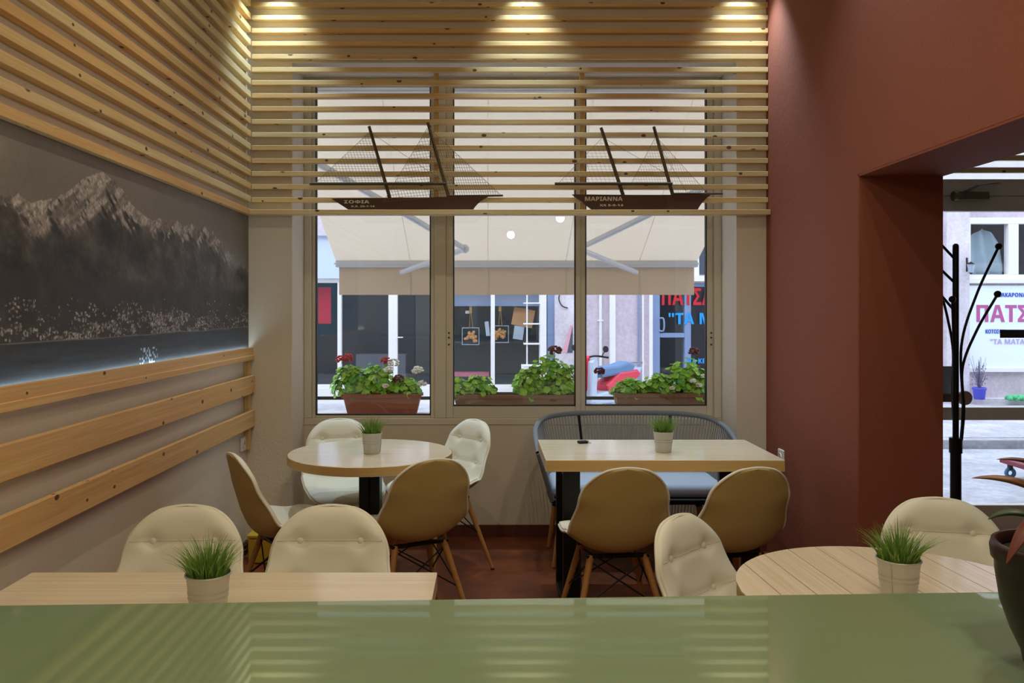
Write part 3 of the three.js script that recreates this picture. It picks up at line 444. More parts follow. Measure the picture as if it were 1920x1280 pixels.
// ---------------------------------------------------------------- coat stand in the lobby
{
  const t = thing('coat_stand', 'black metal coat stand with ball tipped branches in the lobby', 'coat stand', [2.335, 0, -4.1]);
  mesh('pole', [rod(V(0, 0.3, 0), V(0, 1.765, 0), 0.0145, 0.0145, 14), ball(0, 1.765, 0, 0.0145)], M.blackMetal, t); mesh('sleeve', rod(V(0, 0.03, 0), V(0, 0.735, 0), 0.026, 0.025, 18), M.blackMetal, t); mesh('base', lathe([[0, 0], [0.17, 0], [0.17, 0.012], [0.05, 0.03], [0, 0.03]], 40), M.blackMetal, t);
  for (const [a, tip, low] of [[0, [0.215, 1.765, 0.0], 0.8], [0, [0.16, 1.525, 0.08], 0.8], [0, [-0.045, 1.5, 0.05], 0.8], [0, [0.02, 1.6, -0.2], 0.9]]) {
    const [x, y, z] = tip, q = Math.hypot(x, z), ux = x / q, uz = z / q; const b = mesh('branch', tube([V(ux * 0.026, low, uz * 0.026), V(ux * 0.036, low + 0.15, uz * 0.036), V(ux * 0.03, lerp(low, y, 0.5), uz * 0.03), V(lerp(ux * 0.03, x, 0.4), lerp(low, y, 0.75), lerp(uz * 0.03, z, 0.4)), V(x, y, z)], 0.0065, 30, 8), M.blackMetal, t); mesh('ball_tip', ball(x, y, z, 0.017), M.blackMetal, b);
  }
  for (const [y, z] of [[1.45, 0.02], [1.59, -0.02], [1.71, 0]]) { const b = mesh('peg', rod(V(-0.012, y, 0), V(-0.13, y + 0.125, z), 0.0065), M.blackMetal, t); mesh('ball_tip', ball(-0.13, y + 0.125, z, 0.017), M.blackMetal, b); }
  mesh('clamp', rod(V(0, 0.735, 0), V(0, 0.81, 0), 0.03, 0.03, 18), M.blackMetal, t);
}

// ---------------------------------------------------------------- window boxes with geraniums
function leafGeo() { const s = [], K = 9; for (let k = 0; k < K; k++) { const a = k / K * 6.2832; s.push([Math.cos(a) * (k % 2 ? 0.86 : 1), 0.12 + 0.14 * Math.sin(a * 3), Math.sin(a) * (k % 2 ? 0.86 : 1)]); } return s; }
const leafRing = leafGeo();
function planter(label, x, y, z, w, hgt, dep, m) {
  const t = thing('planter_box', label, 'planter', [x, y, z]); const g = new RoundedBoxGeometry(w, hgt, dep, 2, 0.008), p = g.attributes.position;
  for (let i = 0; i < p.count; i++) { const s = 0.86 + 0.14 * (p.getY(i) / hgt + 0.5); p.setX(i, p.getX(i) - Math.sign(p.getX(i)) * (1 - s) * 0.25); p.setZ(i, p.getZ(i) * s); } g.computeVertexNormals();
  mesh('trough', g.translate(0, hgt / 2, 0), m, t); mesh('rim', [rbox(-w / 2 - 0.006, w / 2 + 0.006, hgt - 0.028, hgt - 0.004, dep / 2 - 0.004, dep / 2 + 0.008, 0.004), rbox(-w / 2 - 0.006, w / 2 + 0.006, hgt - 0.028, hgt - 0.004, -dep / 2 - 0.008, -dep / 2 + 0.004, 0.004)], m, t); mesh('soil', box(-w / 2 + 0.02, w / 2 - 0.02, hgt - 0.004, hgt + 0.004, -dep / 2 + 0.015, dep / 2 - 0.015), M.soil, t);
}
function geranium(label, x, y, z, lumps, flowers, seed, count) {
  const t = thing('geranium', label, 'geranium', [x, y, z]), r = rng(seed), sets = [[], [], []], stems = [];
  for (let i = 0; i < count; i++) {
    const L = lumps[Math.floor(r() * lumps.length)], a = r() * 6.283, e = Math.acos(1 - 1.35 * r()), q = 0.6 + 0.4 * r(), n = V(Math.sin(e) * Math.cos(a), Math.cos(e), Math.sin(e) * Math.sin(a)), c = V(L[0] + n.x * L[2] * q, L[1] + n.y * L[3] * q, n.z * 0.085 * q);
    const up = n.clone().add(V((r() - 0.5) * 0.9, 0.5, (r() - 0.5) * 0.9 + 0.25)).normalize(), Q = new THREE.Quaternion().setFromUnitVectors(V(0, 1, 0), up), s = 0.014 + 0.014 * r(), set = sets[(r() * 2.6 + (L[4] ?? 0)) | 0 > 2 ? 2 : Math.min(2, (r() * 2.6 + (L[4] ?? 0)) | 0)];
    const ctr = c, ring = leafRing.map((v) => V(v[0] * s, v[1] * s, v[2] * s).applyQuaternion(Q).add(c)); for (let k = 0; k < ring.length; k++) { const d = ring[(k + 1) % ring.length]; set.push(ctr.x, ctr.y, ctr.z, d.x, d.y, d.z, ring[k].x, ring[k].y, ring[k].z); }
    if (i % 7 === 0) stems.push(rod(V(L[0] + (c.x - L[0]) * 0.3, -0.01, c.z * 0.4), c, 0.002, 0.0014, 5));
  }
  sets.forEach((s, i) => { if (!s.length) return; const g = new THREE.BufferGeometry(); g.setAttribute('position', new THREE.Float32BufferAttribute(s, 3)); g.computeVertexNormals(); const o = mesh('foliage', g, M.leaf[i], t); o.userData.kind = 'stuff'; });
  mesh('stems', stems, M.stem, t);
  for (const [fx, fy, fz, fr, m] of flowers) {
    const c = V(fx, fy, fz), pet = []; for (let k = 0; k < 34; k++) { const a = r() * 6.283, e = Math.acos(1 - 1.7 * r()); pet.push(new THREE.SphereGeometry(fr * 0.32, 6, 4).scale(1, 0.6, 1).translate(fx + Math.sin(e) * Math.cos(a) * fr, fy + Math.cos(e) * fr * 0.75, fz + Math.sin(e) * Math.sin(a) * fr)); }
    const f = mesh('flower_head', pet, m, t); mesh('flower_stalk', rod(V(fx * 0.85, -0.005, fz * 0.5), c, 0.0022, 0.0018, 5), M.stem, f);
  }
}
const ZP = -5.62, SY = 0.735;
planter('terracotta window box with tapered ends on the outer sill', -0.72, SY, ZP, 0.53, 0.145, 0.16, M.terracotta);
planter('long brown window box with two geraniums on the outer sill', 0.185, SY, ZP, 0.84, 0.14, 0.16, M.trough);
planter('brown window box on the outer sill holding the white flecked geranium', 1.17, SY, ZP, 0.62, 0.15, 0.16, M.trough);
geranium('green geranium with red and white heads in the terracotta window box', -0.72, SY + 0.15, ZP, [[-0.22, 0.03, 0.14, 0.16], [-0.05, 0.03, 0.15, 0.17], [0.13, 0.0, 0.14, 0.11]], [[-0.28, 0.225, 0.02, 0.032, M.redPetal], [-0.235, 0.235, 0.03, 0.035, M.redPetal], [0.02, 0.215, 0, 0.03, M.redPetal], [0.115, 0.095, 0.06, 0.034, M.darkPetal], [0.075, 0.2, 0.02, 0.034, M.whitePetal], [0.045, 0.155, 0.04, 0.028, M.whitePetal], [0.24, 0.15, 0.02, 0.034, M.whitePetal], [0.27, 0.06, 0.03, 0.028, M.whitePetal], [0.03, 0.05, 0.085, 0.02, M.whitePetal]], 3, 620);
geranium('low yellow green geranium at the end of the long window box', -0.13, SY + 0.145, ZP, [[-0.08, 0.0, 0.11, 0.1, 0.7], [0.07, 0.0, 0.13, 0.12, 0.3]], [], 4, 330);
geranium('tall bushy geranium with one dark red head in the long window box', 0.42, SY + 0.145, ZP, [[-0.14, 0.02, 0.12, 0.16], [0.0, 0.05, 0.17, 0.225], [0.1, 0.03, 0.12, 0.18]], [[0.035, 0.29, 0.03, 0.04, M.darkPetal]], 5, 760);
geranium('spreading geranium with white blooms in the window box near the red wall', 1.18, SY + 0.155, ZP, [[-0.2, -0.01, 0.14, 0.1], [0.0, 0.0, 0.14, 0.13], [0.18, 0.03, 0.17, 0.2, 0.3], [0.26, 0.0, 0.1, 0.16]], [[-0.42, 0.14, 0.03, 0.032, M.darkPetal], [0.22, 0.275, 0.03, 0.032, M.darkPetal], [0.2, 0.08, 0.09, 0.018, M.whitePetal], [0.06, 0.03, 0.09, 0.016, M.whitePetal], [0.27, 0.11, 0.09, 0.016, M.whitePetal], [0.24, 0.05, 0.09, 0.018, M.whitePetal]], 6, 860);
{ const t = thing('sill_railing', 'dark metal rail holding the window boxes on the outer sill', 'railing', [0, SY, -5.735]); mesh('bar', rbox(-1.28, 1.58, 0.085, 0.108, -0.006, 0.006, 0.003), M.blackMetal, t); for (const x of [-1.26, -0.3, 0.64, 1.56]) mesh('post', rbox(x - 0.006, x + 0.006, 0, 0.085, -0.005, 0.005, 0.002), M.blackMetal, t); }

// ---------------------------------------------------------------- awning
{
  const t = thing('awning', 'beige canvas folding arm awning out over the street', 'awning'), X0 = -1.41, X1 = 1.94, za = -5.5, zb = -7.6, ya = 2.94, yb = 1.905;
  const pos = [], idx = [], uvs = [], N = 12; for (let i = 0; i <= N; i++) for (let j = 0; j <= 24; j++) { const s = i / N; pos.push(lerp(X0, X1, j / 24), lerp(ya, yb, s) - 0.03 * Math.sin(Math.PI * s), lerp(za, zb, s)); uvs.push(j / 24, s); if (i && j) { const a = i * 25 + j; idx.push(a - 26, a - 25, a - 1, a - 25, a, a - 1); } }
  const g = new THREE.BufferGeometry(); g.setAttribute('position', new THREE.Float32BufferAttribute(pos, 3)); g.setAttribute('uv', new THREE.Float32BufferAttribute(uvs, 2)); g.setIndex(idx); g.computeVertexNormals(); mesh('canvas', g, M.awning, t);
  mesh('valance', box(X0 + 0.03, X1 - 0.03, 1.585, 1.84, zb - 0.012, zb - 0.01), M.awning, t);
  for (const x of [-0.72, 0.0, 0.72, 1.4]) mesh('canvas_seam', [box(x, x + 0.012, 1.587, 1.838, zb - 0.0098, zb - 0.009), rod(V(x, ya - 0.01, za - 0.02), V(x, (ya + yb) / 2 - 0.036, (za + zb) / 2), 0.0018, 0.0018, 5), rod(V(x, (ya + yb) / 2 - 0.036, (za + zb) / 2), V(x, yb - 0.006, zb + 0.01), 0.0018, 0.0018, 5)], M.awning, t);
  mesh('front_bar', [rbox(X0, X1, 1.84, 1.905, zb - 0.04, zb + 0.03, 0.01), rbox(X0 - 0.01, X1 + 0.01, 1.865, 1.88, zb + 0.03, zb + 0.036, 0.002)], M.awningBar, t); mesh('roller_case', rbox(X0, X1, 2.9, 3.02, ZO - 0.13, ZO - 0.005, 0.03), M.awningBar, t);
  const arm = (a, e, w) => { const o = mesh('folding_arm', [rod(V(...a), V(...e), 0.024, 0.026, 4), rod(V(...e), V(...w), 0.028, 0.03, 4), ball(...e, 0.04)], M.awningBar, t); return o; };
  arm([-0.8, 1.79, zb + 0.04], [-0.2, 1.97, -7.05], [-1.3, 2.52, -5.52]); arm([1.37, 1.79, zb + 0.04], [0.78, 1.97, -7.05], [1.85, 2.46, -5.52]);
}

// ---------------------------------------------------------------- street and the building opposite
const road = mesh('road', box(-16, 18, -0.12, -0.02, -8.66, ZO), M.road); tag(road, 'pale concrete street surface outside the entrance', 'road');
const walk = mesh('pavement', box(-16, 18, -0.12, 0.08, -12.0, -8.8), M.paving); tag(walk, 'pale raised pavement in front of the shops opposite', 'pavement');
{ const k = thing('kerb', 'grey worn kerb stones along the pavement opposite', 'kerb'); for (let i = 0; i < 34; i++) mesh('kerb_stone', rbox(-16 + i, -15.008 + i, -0.12, 0.078 + 0.008 * (hash(i, 3) - 0.5), -8.8, -8.664 + 0.004 * (hash(i, 9) - 1), 0.012), i % 3 ? M.paving : M.road, k); }
const Z = -12;
for (const [x0, x1, l] of [[-16, XL - 0.22, 'grey stuccoed house adjoining the cafe beyond the mural wall'], [XE + 0.22, 18, 'grey stuccoed house adjoining the cafe beyond the lobby']]) {   // closes our side of the street; the shop glass mirrors it
  const n = thing('neighbour_house', l, 'building'); mesh('wall', box(x0, x1, -0.02, 6.6, ZO + 0.02, ZO + 0.3), mat('#aaa49c', 0.9, { map: stuccoTex }), n);
  for (let k = 0; k < 3; k++) { const x = lerp(x0, x1, (k + 0.5) / 3); mesh('window', box(x - 0.6, x + 0.6, 0.9, 2.3, ZO + 0.0, ZO + 0.02), M.shopDark, n); mesh('shutter', box(x - 0.66, x + 0.66, 2.3, 2.5, ZO - 0.03, ZO + 0.02), M.white, n); }
}
{
  const b = thing('shop_building', 'pale pink stuccoed building of shops across the street', 'building'), wall = (n, x0, x1, y0, y1, m = M.stucco, z1 = Z) => mesh(n, box(x0, x1, y0, y1, Z - 0.3, z1), m, b);
  wall('wall', -8, 0.87, 1.9, 7); wall('wall', -8, -3.4, 0.08, 1.9); wall('fascia', -8, -2.16, 1.9, 2.52, M.blueFascia, Z + 0.06); wall('fascia', -2.16, 0.87, 1.9, 2.52, M.stuccoWhite, Z + 0.03); wall('ledge', -8, -2.1, 2.52, 2.6, M.stuccoWhite, Z + 0.12);
  wall('pilaster', 0.87, 0.97, 0.08, 2.5, M.blueGrey, Z + 0.02); wall('pier', 0.97, 1.36, 0.08, 7, M.stuccoWhite, Z + 0.05); wall('wall', 1.36, 2.35, 0.08, 7); wall('door_trim', 2.35, 2.4, 0.28, 1.9, M.white, Z + 0.04); wall('step', 2.32, 4.7, 0.08, 0.28, M.stuccoWhite, Z + 0.25);
  wall('wall', 2.35, 4.65, 1.83, 7); wall('sill', 2.8, 3.9, 1.86, 1.94, M.white, Z + 0.08); wall('wall', 4.65, 6.68, 0.08, 7); wall('pilaster', 6.66, 6.99, 0.08, 7, M.stuccoWhite, Z + 0.08); wall('wall', 6.99, 12, 0.08, 1.9); wall('wall', 6.99, 12, 2.79, 7); wall('wall', 8.5, 12, 1.9, 2.79); wall('plinth', 4.65, 12, 0.08, 0.16, M.stuccoWhite, Z + 0.1);
  wall('plinth', -3.4, 0.87, 0.08, 0.3, M.white, Z + 0.02);
  // shop rooms behind the glass
  for (const [x0, x1, y0, y1] of [[-3.4, 0.87, 0.08, 1.9], [2.35, 4.65, 0.08, 1.83], [6.99, 8.5, 1.7, 2.79]]) mesh('shop_room', [box(x0 - 0.1, x1 + 0.1, y0 - 0.1, y1 + 0.3, Z - 2.5, Z - 2.4), box(x0 - 0.1, x0, y0, y1 + 0.3, Z - 2.4, Z - 0.3), box(x1, x1 + 0.1, y0, y1 + 0.3, Z - 2.4, Z - 0.3), box(x0 - 0.1, x1 + 0.1, y1 + 0.3, y1 + 0.4, Z - 2.5, Z - 0.3), box(x0, x1, y0, y0 + 0.02, Z - 2.4, Z - 0.3)], M.shopDark, b);
  const fr = (x0, x1, y0, y1, m = M.white, n = 'shop_frame') => mesh(n, rbox(x0, x1, y0, y1, Z - 0.1, Z + 0.01, 0.006), m, b);
  fr(-3.4, 0.87, 1.84, 1.9); fr(-2.2, -2.145, 0.3, 1.84); fr(-1.455, -1.325, 0.3, 1.84); fr(0.04, 0.1, 0.3, 1.84); fr(-0.85, -0.78, 0.3, 1.84); fr(-3.4, 0.87, 0.28, 0.35);
  for (const [x0, x1] of [[-3.4, -2.2], [-2.145, -1.455], [-1.325, -0.85], [-0.78, 0.04], [0.1, 0.87]]) mesh('shop_pane', box(x0, x1, 0.35, 1.84, Z - 0.05, Z - 0.045), M.pane, b);
  mesh('door_handle', [rbox(-1.32, -1.24, 1.035, 1.05, Z, Z + 0.05, 0.005)], M.white, b);
  fr(2.4, 2.51, 0.28, 1.83, M.blueGrey); fr(2.87, 2.965, 0.28, 1.83, M.blueGrey); fr(2.51, 2.87, 1.04, 1.105, M.blueGrey); fr(2.51, 2.87, 0.28, 0.42, M.blueGrey); fr(2.965, 4.65, 0.28, 0.5, M.blueGrey); fr(3.7, 3.78, 0.5, 1.83, M.blueGrey); fr(2.51, 4.65, 1.78, 1.83, M.blueGrey);
  for (const [x0, x1, y0, y1] of [[2.51, 2.87, 0.42, 1.04], [2.51, 2.87, 1.105, 1.78], [2.965, 3.7, 0.5, 1.78], [3.78, 4.65, 0.5, 1.78]]) mesh('shop_pane', box(x0, x1, y0, y1, Z - 0.05, Z - 0.045), M.pane, b);
  mesh('door_handle', tube([V(2.5, 1.32, Z), V(2.55, 1.32, Z + 0.05), V(2.55, 1.14, Z + 0.05), V(2.5, 1.14, Z)], 0.012), M.blueGrey, b);
  fr(6.99, 8.5, 2.7, 2.79); fr(6.99, 8.5, 1.9, 1.96); fr(6.99, 7.05, 1.96, 2.7); fr(7.6, 7.75, 1.96, 2.7); fr(8.44, 8.5, 1.96, 2.7); for (const [x0, x1] of [[7.05, 7.6], [7.75, 8.44]]) mesh('window_pane', box(x0, x1, 1.96, 2.7, Z - 0.05, Z - 0.045), M.pane, b);
  mesh('window_sill', rbox(6.99, 8.55, 1.83, 1.9, Z - 0.05, Z + 0.07, 0.006), M.white, b);
  mesh('upper_window', [box(3.0, 3.5, 1.96, 2.7, Z, Z + 0.012)], mat('#4b5562', 0.2), b); for (const [x0, x1, y0, y1] of [[2.94, 3.08, 1.94, 2.76], [3.42, 3.52, 1.94, 2.76], [3.08, 3.42, 2.7, 2.76]]) fr(x0, x1, y0, y1).position.z = 0.02;
  // gutters and cables
  mesh('down_pipe', [rod(V(1.64, 0.08, Z + 0.03), V(1.64, 6.5, Z + 0.03), 0.022, 0.022, 12), box(1.6, 1.68, 1.28, 1.3, Z, Z + 0.055)], M.white, b); mesh('down_pipe', rod(V(1.81, 0.08, Z + 0.06), V(1.81, 6.5, Z + 0.06), 0.045, 0.045, 16), M.white, b); mesh('down_pipe', rod(V(2.2, 0.4, Z + 0.02), V(2.2, 6.5, Z + 0.02), 0.014, 0.014, 8), M.blueGrey, b); mesh('down_pipe', rod(V(2.26, 0.4, Z + 0.02), V(2.26, 6.5, Z + 0.02), 0.016, 0.016, 8), M.white, b);
  mesh('cable', tube([V(1.16, 1.9, Z + 0.07), V(1.06, 1.72, Z + 0.07), V(1.03, 1.6, Z + 0.07), V(1.08, 1.5, Z + 0.07), V(1.16, 1.47, Z + 0.07)], 0.008), M.rubber, b);
}
{ // signs
  const s = thing('shop_lettering', 'red and blue lettering on the dark shop glass', 'lettering');
  letters(s, 'ΠΑΤΣΑ', 2.515, 1.515, Z + 0.012, 0.25, M.redInk, 0.77); letters(s, '"ΤΑ Μ', 2.62, 1.235, Z + 0.012, 0.165, M.blueInk, 0.66); letters(s, 'ΠΑ ΚΡΕ', 2.9, 0.665, Z + 0.012, 0.07, M.blueInk, 0.34);
  const w = thing('shop_sign', 'white sign board with red and blue lettering under a window', 'sign');
  mesh('board', rbox(7.0, 9.6, 0.6, 1.8, Z + 0.001, Z + 0.03, 0.004), mat('#e9f4fb', 0.5), w); mesh('sign_ledge', rbox(6.99, 9.6, 0.54, 0.6, Z + 0.001, Z + 0.06, 0.004), M.white, w);
  letters(w, 'ΜΑΚΑΡΟΝΑΔ', 7.41, 1.632, Z + 0.03, 0.062, M.darkBlueInk, 0.48); letters(w, 'ΠΑΤΣ', 7.09, 1.268, Z + 0.03, 0.25, M.mauveInk, 0.8); letters(w, 'ΚΟΤΟΣΟΥ', 7.245, 1.1, Z + 0.03, 0.06, M.darkBlueInk, 0.29); letters(w, '"ΤΑ ΜΑΤΑΚ', 7.31, 0.945, Z + 0.03, 0.075, M.paleInk, 0.58);
  const l = thing('wall_lantern', 'small dark wall lantern on the pilaster opposite', 'lantern', [6.95, 2.0, Z + 0.08]); mesh('bracket', [rod(V(0, 0.12, 0), V(0, 0.12, 0.1), 0.008), rod(V(0, 0.0, 0), V(0, 0.2, 0.004), 0.012)], M.blackMetal, l); mesh('cap', new THREE.ConeGeometry(0.06, 0.04, 6).translate(0, 0.12, 0.1), M.blackMetal, l); mesh('glass_body', new THREE.CylinderGeometry(0.05, 0.03, 0.12, 6).translate(0, 0.04, 0.1), mat('#aab6c6', 0.3), l); mesh('finial', new THREE.ConeGeometry(0.03, 0.03, 6).rotateX(Math.PI).translate(0, -0.035, 0.1), M.blackMetal, l);
  const pos = [], idx = []; for (let i = 0; i <= 24; i++) for (let j = 0; j <= 24; j++) { const u = i / 24, v = j / 24, hw = 0.27 * (1 - 0.35 * Math.pow(v, 4)); pos.push(7.33 + (u - 0.5) * 2 * hw, 1.97 + v * (0.68 - 0.1 * Math.abs(u - 0.5) * 2), Z - 0.16 + 0.05 * (fbm(u * 5, v * 4, 3) - 0.5) + 0.03 * Math.sin(u * 14 + v * 3)); if (i && j) { const a = i * 25 + j; idx.push(a - 26, a - 25, a - 1, a - 25, a, a - 1); } }
  const g = new THREE.BufferGeometry(); g.setAttribute('position', new THREE.Float32BufferAttribute(pos, 3)); g.setIndex(idx); g.computeVertexNormals(); tag(mesh('plastic_sheet', g, phys('#bcd8e6', 0.6, { transmission: 0.4, thickness: 0, side: THREE.DoubleSide })), 'crumpled clear plastic sheet hanging behind the window above the sign', 'plastic sheet');
  const p = thing('flower_pot', 'blue flower pot with a bare twiggy plant by the wall opposite', 'potted plant', [7.06, 0.16, Z + 0.2]); mesh('pot', lathe([[0, 0], [0.07, 0], [0.085, 0.14], [0.095, 0.14], [0.095, 0.17], [0.08, 0.17], [0.078, 0.13], [0, 0.13]], 28), mat('#4a4fc4', 0.5), p); const r = rng(9); mesh('twigs', Array.from({ length: 34 }, () => { const a = r() * 6.28, q = r() * 0.14, h = 0.18 + r() * 0.32; return rod(V(0, 0.13, 0), V(Math.cos(a) * q, 0.13 + h, Math.sin(a) * q * 0.8), 0.004, 0.002, 4); }), mat('#6c6480', 0.8), p); mesh('twig_leaves', Array.from({ length: 60 }, () => { const a = r() * 6.28, q = r() * 0.14; return ball(Math.cos(a) * q, 0.2 + r() * 0.3, Math.sin(a) * q * 0.8, 0.009, 5, 4); }), mat('#7d7590', 0.8), p);
  const r2 = rng(12), m = mesh('grass_strip', Array.from({ length: 300 }, () => ball(7.45 + r2() * 1.6, 0.165 + r2() * 0.04, Z + 0.15 + r2() * 0.14, 0.02 + r2() * 0.016, 5, 4)), mat('#5fbf86', 0.9)); tag(m, 'low bright green planting along the foot of the wall opposite', 'plants'); m.userData.kind = 'stuff';
}
{ // goods in and by the shop window
  tag(mesh('window_blind', box(-0.5, 0.8, 1.5, 1.72, Z - 0.27, Z - 0.26), mat('#8ea6c4', 0.7)), 'pale blue roller blind half lowered in the shop window opposite', 'blind');
  tag(mesh('display_bench', rbox(-0.8, 0.02, 0.44, 0.5, Z - 0.6, Z - 0.32, 0.01), mat('#c9738a', 0.7)), 'low pink display bench inside the shop window opposite', 'bench');
  tag(mesh('shop_counter', [rbox(-2.1, -1.3, 0.12, 0.75, Z - 1.5, Z - 1.0, 0.02)], mat('#7d8792', 0.6)), 'grey counter inside the dark shop opposite', 'counter');
  const banner = mesh('banner', box(-2.52, -2.33, 1.24, 1.78, Z - 0.2, Z - 0.19), mat('#c22036', 0.7)); tag(banner, 'red banner hanging in the shop window opposite', 'banner');
  const shelf = thing('shelf_stand', 'white open shelf stand outside the shop opposite', 'shelf', [0.68, 0.08, Z + 0.2]); mesh('side_panel', rbox(0.06, 0.15, 0, 1.6, -0.14, 0.14, 0.006), M.white, shelf); mesh('post', rbox(-0.135, -0.115, 0, 1.6, 0.1, 0.12, 0.003), M.white, shelf); for (const y of [0.56, 0.87, 1.155, 1.45]) mesh('shelf_board', rbox(-0.17, 0.06, y, y + 0.018, -0.14, 0.14, 0.004), M.white, shelf); mesh('low_box', rbox(-0.2, -0.1, 0, 0.58, -0.1, 0.13, 0.006), M.white, shelf);
  const card = (label, x, y, w, h, rot, m, z = Z - 0.35) => { const o = mesh('hanging_card', rbox(-w / 2, w / 2, -h / 2, h / 2, -0.004, 0.004, 0.002), m); o.position.set(x, y, z); o.rotation.z = rot; tag(o, label, 'card'); };
  card('brown cardboard sign tilted in the shop window opposite', 0.53, 1.33, 0.32, 0.27, -0.2, mat('#c9986a', 0.8)); card('bluish white leaflet hanging under the cardboard sign', 0.46, 1.1, 0.15, 0.2, -0.15, mat('#c4d4e2', 0.6)); card('narrow white leaflet hanging behind the shop frame', -0.01, 1.16, 0.06, 0.22, 0.12, mat('#c4d4e2', 0.6)); card('small white price card in the shop window opposite', -0.31, 1.41, 0.06, 0.045, 0, M.white);
  for (const [x, y, l] of [[-0.26, 1.05, 'clear square frame with dried orange flowers beside the price card'], [0.18, 1.08, 'clear square frame with dried orange flowers near the cardboard sign']]) {
    const t = thing('flower_display', l, 'flower display', [x, y, Z - 0.3]); const gl = mat('#aebccc', 0.3); mesh('frame_bars', [box(-0.13, 0.13, -0.13, -0.12, 0, 0.012), box(-0.13, 0.13, 0.12, 0.13, 0, 0.012), box(-0.13, -0.12, -0.12, 0.12, 0, 0.012), box(0.12, 0.13, -0.12, 0.12, 0, 0.012)], gl, t);
    const r = rng(31 + x * 10 | 0); mesh('dried_flowers', Array.from({ length: 26 }, () => ball((r() - 0.5) * 0.16, (r() - 0.5) * 0.15, 0.006 + r() * 0.02, 0.016 + r() * 0.014, 6, 5)), mat('#d6a06a', 0.8), t); mesh('cord', [rod(V(-0.02, 0.125, 0.006), V(0, 0.42, 0.006), 0.004), rod(V(0.03, 0.125, 0.006), V(0, 0.42, 0.006), 0.004)], mat('#b79a5e', 0.8), t); mesh('clip', rbox(-0.02, 0.02, 0.34, 0.46, 0, 0.016, 0.003), mat('#b79a5e', 0.8), t);
  }
  const po = thing('wall_poster', 'pink and black leaflet on the white pier opposite', 'poster', [1.16, 1.02, Z + 0.051]); mesh('sheet', poly([[-0.08, -0.2], [0.07, -0.2], [0.07, 0.2], [0.04, 0.2]], 0.004), mat('#e2a6b4', 0.7), po); mesh('dark_field', poly([[-0.01, -0.2], [0.072, -0.2], [0.072, 0.19]], 0.003).translate(0, 0, 0.004), mat('#46525a', 0.7), po);
}
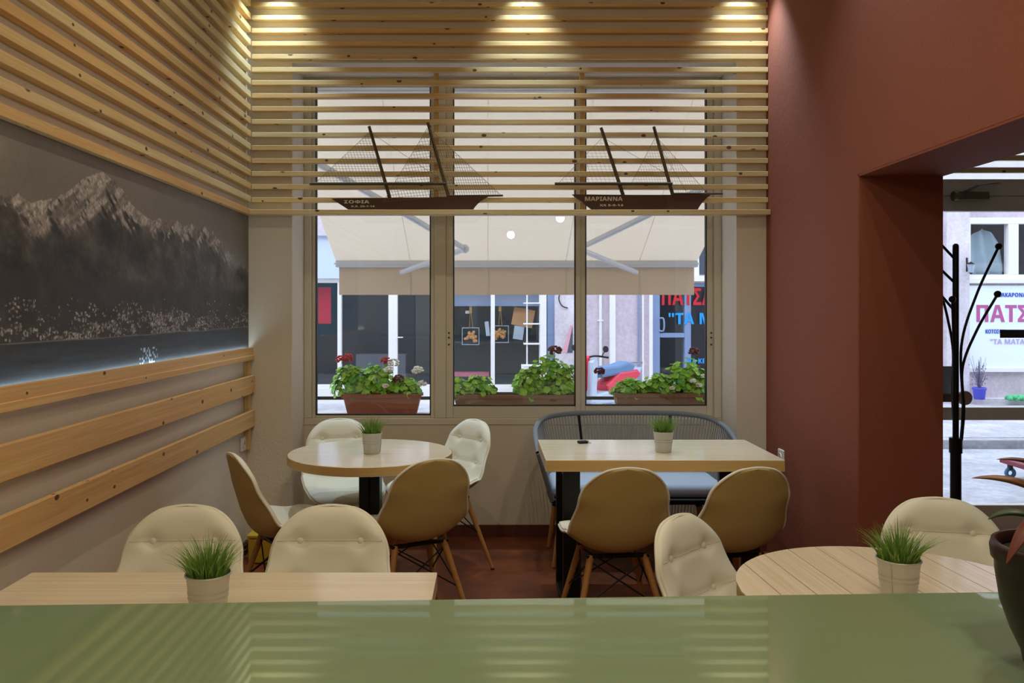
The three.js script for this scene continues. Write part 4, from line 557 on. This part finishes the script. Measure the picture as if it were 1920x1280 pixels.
{ // moped parked on the far pavement: local +x is its nose
  const t = thing('moped', 'red and grey moped parked before the pink wall opposite', 'moped', [1.4, 0.08, -10.2], Math.PI + 0.72); t.scale.setScalar(0.85); const red = mat('#d8203e', 0.3), grey = mat('#b8c6d6', 0.4), seat = mat('#5f80a4', 0.6);
  for (const x of [0.56, -0.56]) { const w = mesh('wheel', new THREE.TorusGeometry(0.2, 0.045, 12, 36).translate(x, 0.245, 0), M.rubber, t); mesh('hub', [new THREE.CylinderGeometry(0.06, 0.06, 0.08, 16).rotateX(Math.PI / 2).translate(x, 0.245, 0), ...[0, 1, 2, 3, 4].map((k) => rod(V(x, 0.245, 0), V(x + Math.cos(k * 1.257) * 0.19, 0.245 + Math.sin(k * 1.257) * 0.19, 0), 0.012, 0.012, 6))], grey, w); }
  mesh('side_panel', poly([[-0.08, 0.36], [-0.5, 0.46], [-0.74, 0.64], [-0.7, 0.68], [-0.3, 0.66], [-0.02, 0.5]], 0.2, 0.03).translate(0, 0, -0.1), red, t);
  mesh('tail', poly([[-0.3, 0.64], [-0.78, 0.66], [-0.82, 0.72], [-0.32, 0.7]], 0.16, 0.02).translate(0, 0, -0.08), grey, t);
  mesh('floor_panel', poly([[0.35, 0.28], [-0.45, 0.26], [-0.5, 0.36], [-0.1, 0.42], [0.3, 0.36]], 0.26, 0.02).translate(0, 0, -0.13), grey, t);
  mesh('seat', poly([[0.06, 0.66], [-0.58, 0.7], [-0.62, 0.76], [-0.5, 0.8], [-0.28, 0.755], [0.0, 0.745], [0.07, 0.71]], 0.17, 0.035).translate(0, 0, -0.085), seat, t);
  mesh('leg_shield', poly([[0.3, 0.3], [0.38, 0.3], [0.36, 0.85], [0.28, 0.9], [0.26, 0.86]], 0.3, 0.02).translate(0, 0, -0.15), grey, t); mesh('nose', poly([[0.38, 0.45], [0.5, 0.58], [0.4, 0.9], [0.34, 0.92]], 0.12, 0.03).translate(0, 0, -0.06), red, t);
  mesh('front_fender', poly([[0.42, 0.42], [0.8, 0.36], [0.76, 0.48], [0.56, 0.53]], 0.1, 0.015).translate(0, 0, -0.05), red, t); mesh('fork', [rod(V(0.56, 0.245, 0.06), V(0.36, 0.85, 0.05), 0.018), rod(V(0.56, 0.245, -0.06), V(0.36, 0.85, -0.05), 0.018)], grey, t);
  mesh('handlebar', [tube([V(0.2, 0.93, 0.32), V(0.3, 0.95, 0.16), V(0.34, 0.92, 0), V(0.3, 0.95, -0.16), V(0.2, 0.93, -0.32)], 0.014), rod(V(0.34, 0.85, 0), V(0.34, 0.94, 0), 0.03)], M.blackMetal, t); mesh('headlight', ball(0.42, 0.93, 0, 0.07), grey, t);
  for (const s of [-1, 1]) { const m = mesh('mirror', new THREE.CylinderGeometry(0.045, 0.045, 0.02, 20).rotateZ(Math.PI / 2).translate(0.24, 1.05, s * 0.3), M.rubber, t); mesh('mirror_stem', rod(V(0.26, 0.94, s * 0.24), V(0.245, 1.04, s * 0.3), 0.007), M.blackMetal, m); }
  mesh('rack', [tube([V(-0.58, 0.77, 0.09), V(-0.86, 0.8, 0.08), V(-0.9, 0.8, 0), V(-0.86, 0.8, -0.08), V(-0.58, 0.77, -0.09)], 0.011), ...[-0.66, -0.74, -0.82].map((x) => rod(V(x, 0.785, 0.085), V(x, 0.785, -0.085), 0.008)), rod(V(-0.7, 0.66, 0.07), V(-0.82, 0.79, 0.08), 0.009)], mat('#8d9098', 0.35, { metalness: 0.7 }), t);
  mesh('engine', rbox(-0.5, -0.1, 0.18, 0.36, -0.12, 0.08, 0.04, 'x', 0, 0, 3), grey, t); mesh('stand', [rod(V(-0.15, 0.2, 0.08), V(-0.2, 0.014, 0.16), 0.012), rod(V(-0.15, 0.2, -0.08), V(-0.2, 0.014, -0.16), 0.012)], M.blackMetal, t);
}
{ const t = thing('trolley', 'small trolley on blue castors standing in the street', 'trolley', [4.6, -0.02, -7.0]); mesh('deck', rbox(-0.12, 0.5, 0.13, 0.17, -0.2, 0.2, 0.01), mat('#7a2b38', 0.6), t); for (const x of [-0.06, 0.44]) for (const z of [-0.14, 0.14]) { const w = mesh('castor', new THREE.TorusGeometry(0.034, 0.016, 10, 24).translate(x, 0.05, z), mat('#3f6f9a', 0.5), t); mesh('fork', rbox(x - 0.015, x + 0.015, 0.08, 0.132, z - 0.02, z + 0.02, 0.004), M.blackMetal, w); } }

scene.traverse((o) => { if (o.isMesh) { o.castShadow = o.receiveShadow = true; } if (o.isLight && o.shadow) o.castShadow = true; });
renderer.render(scene, camera);
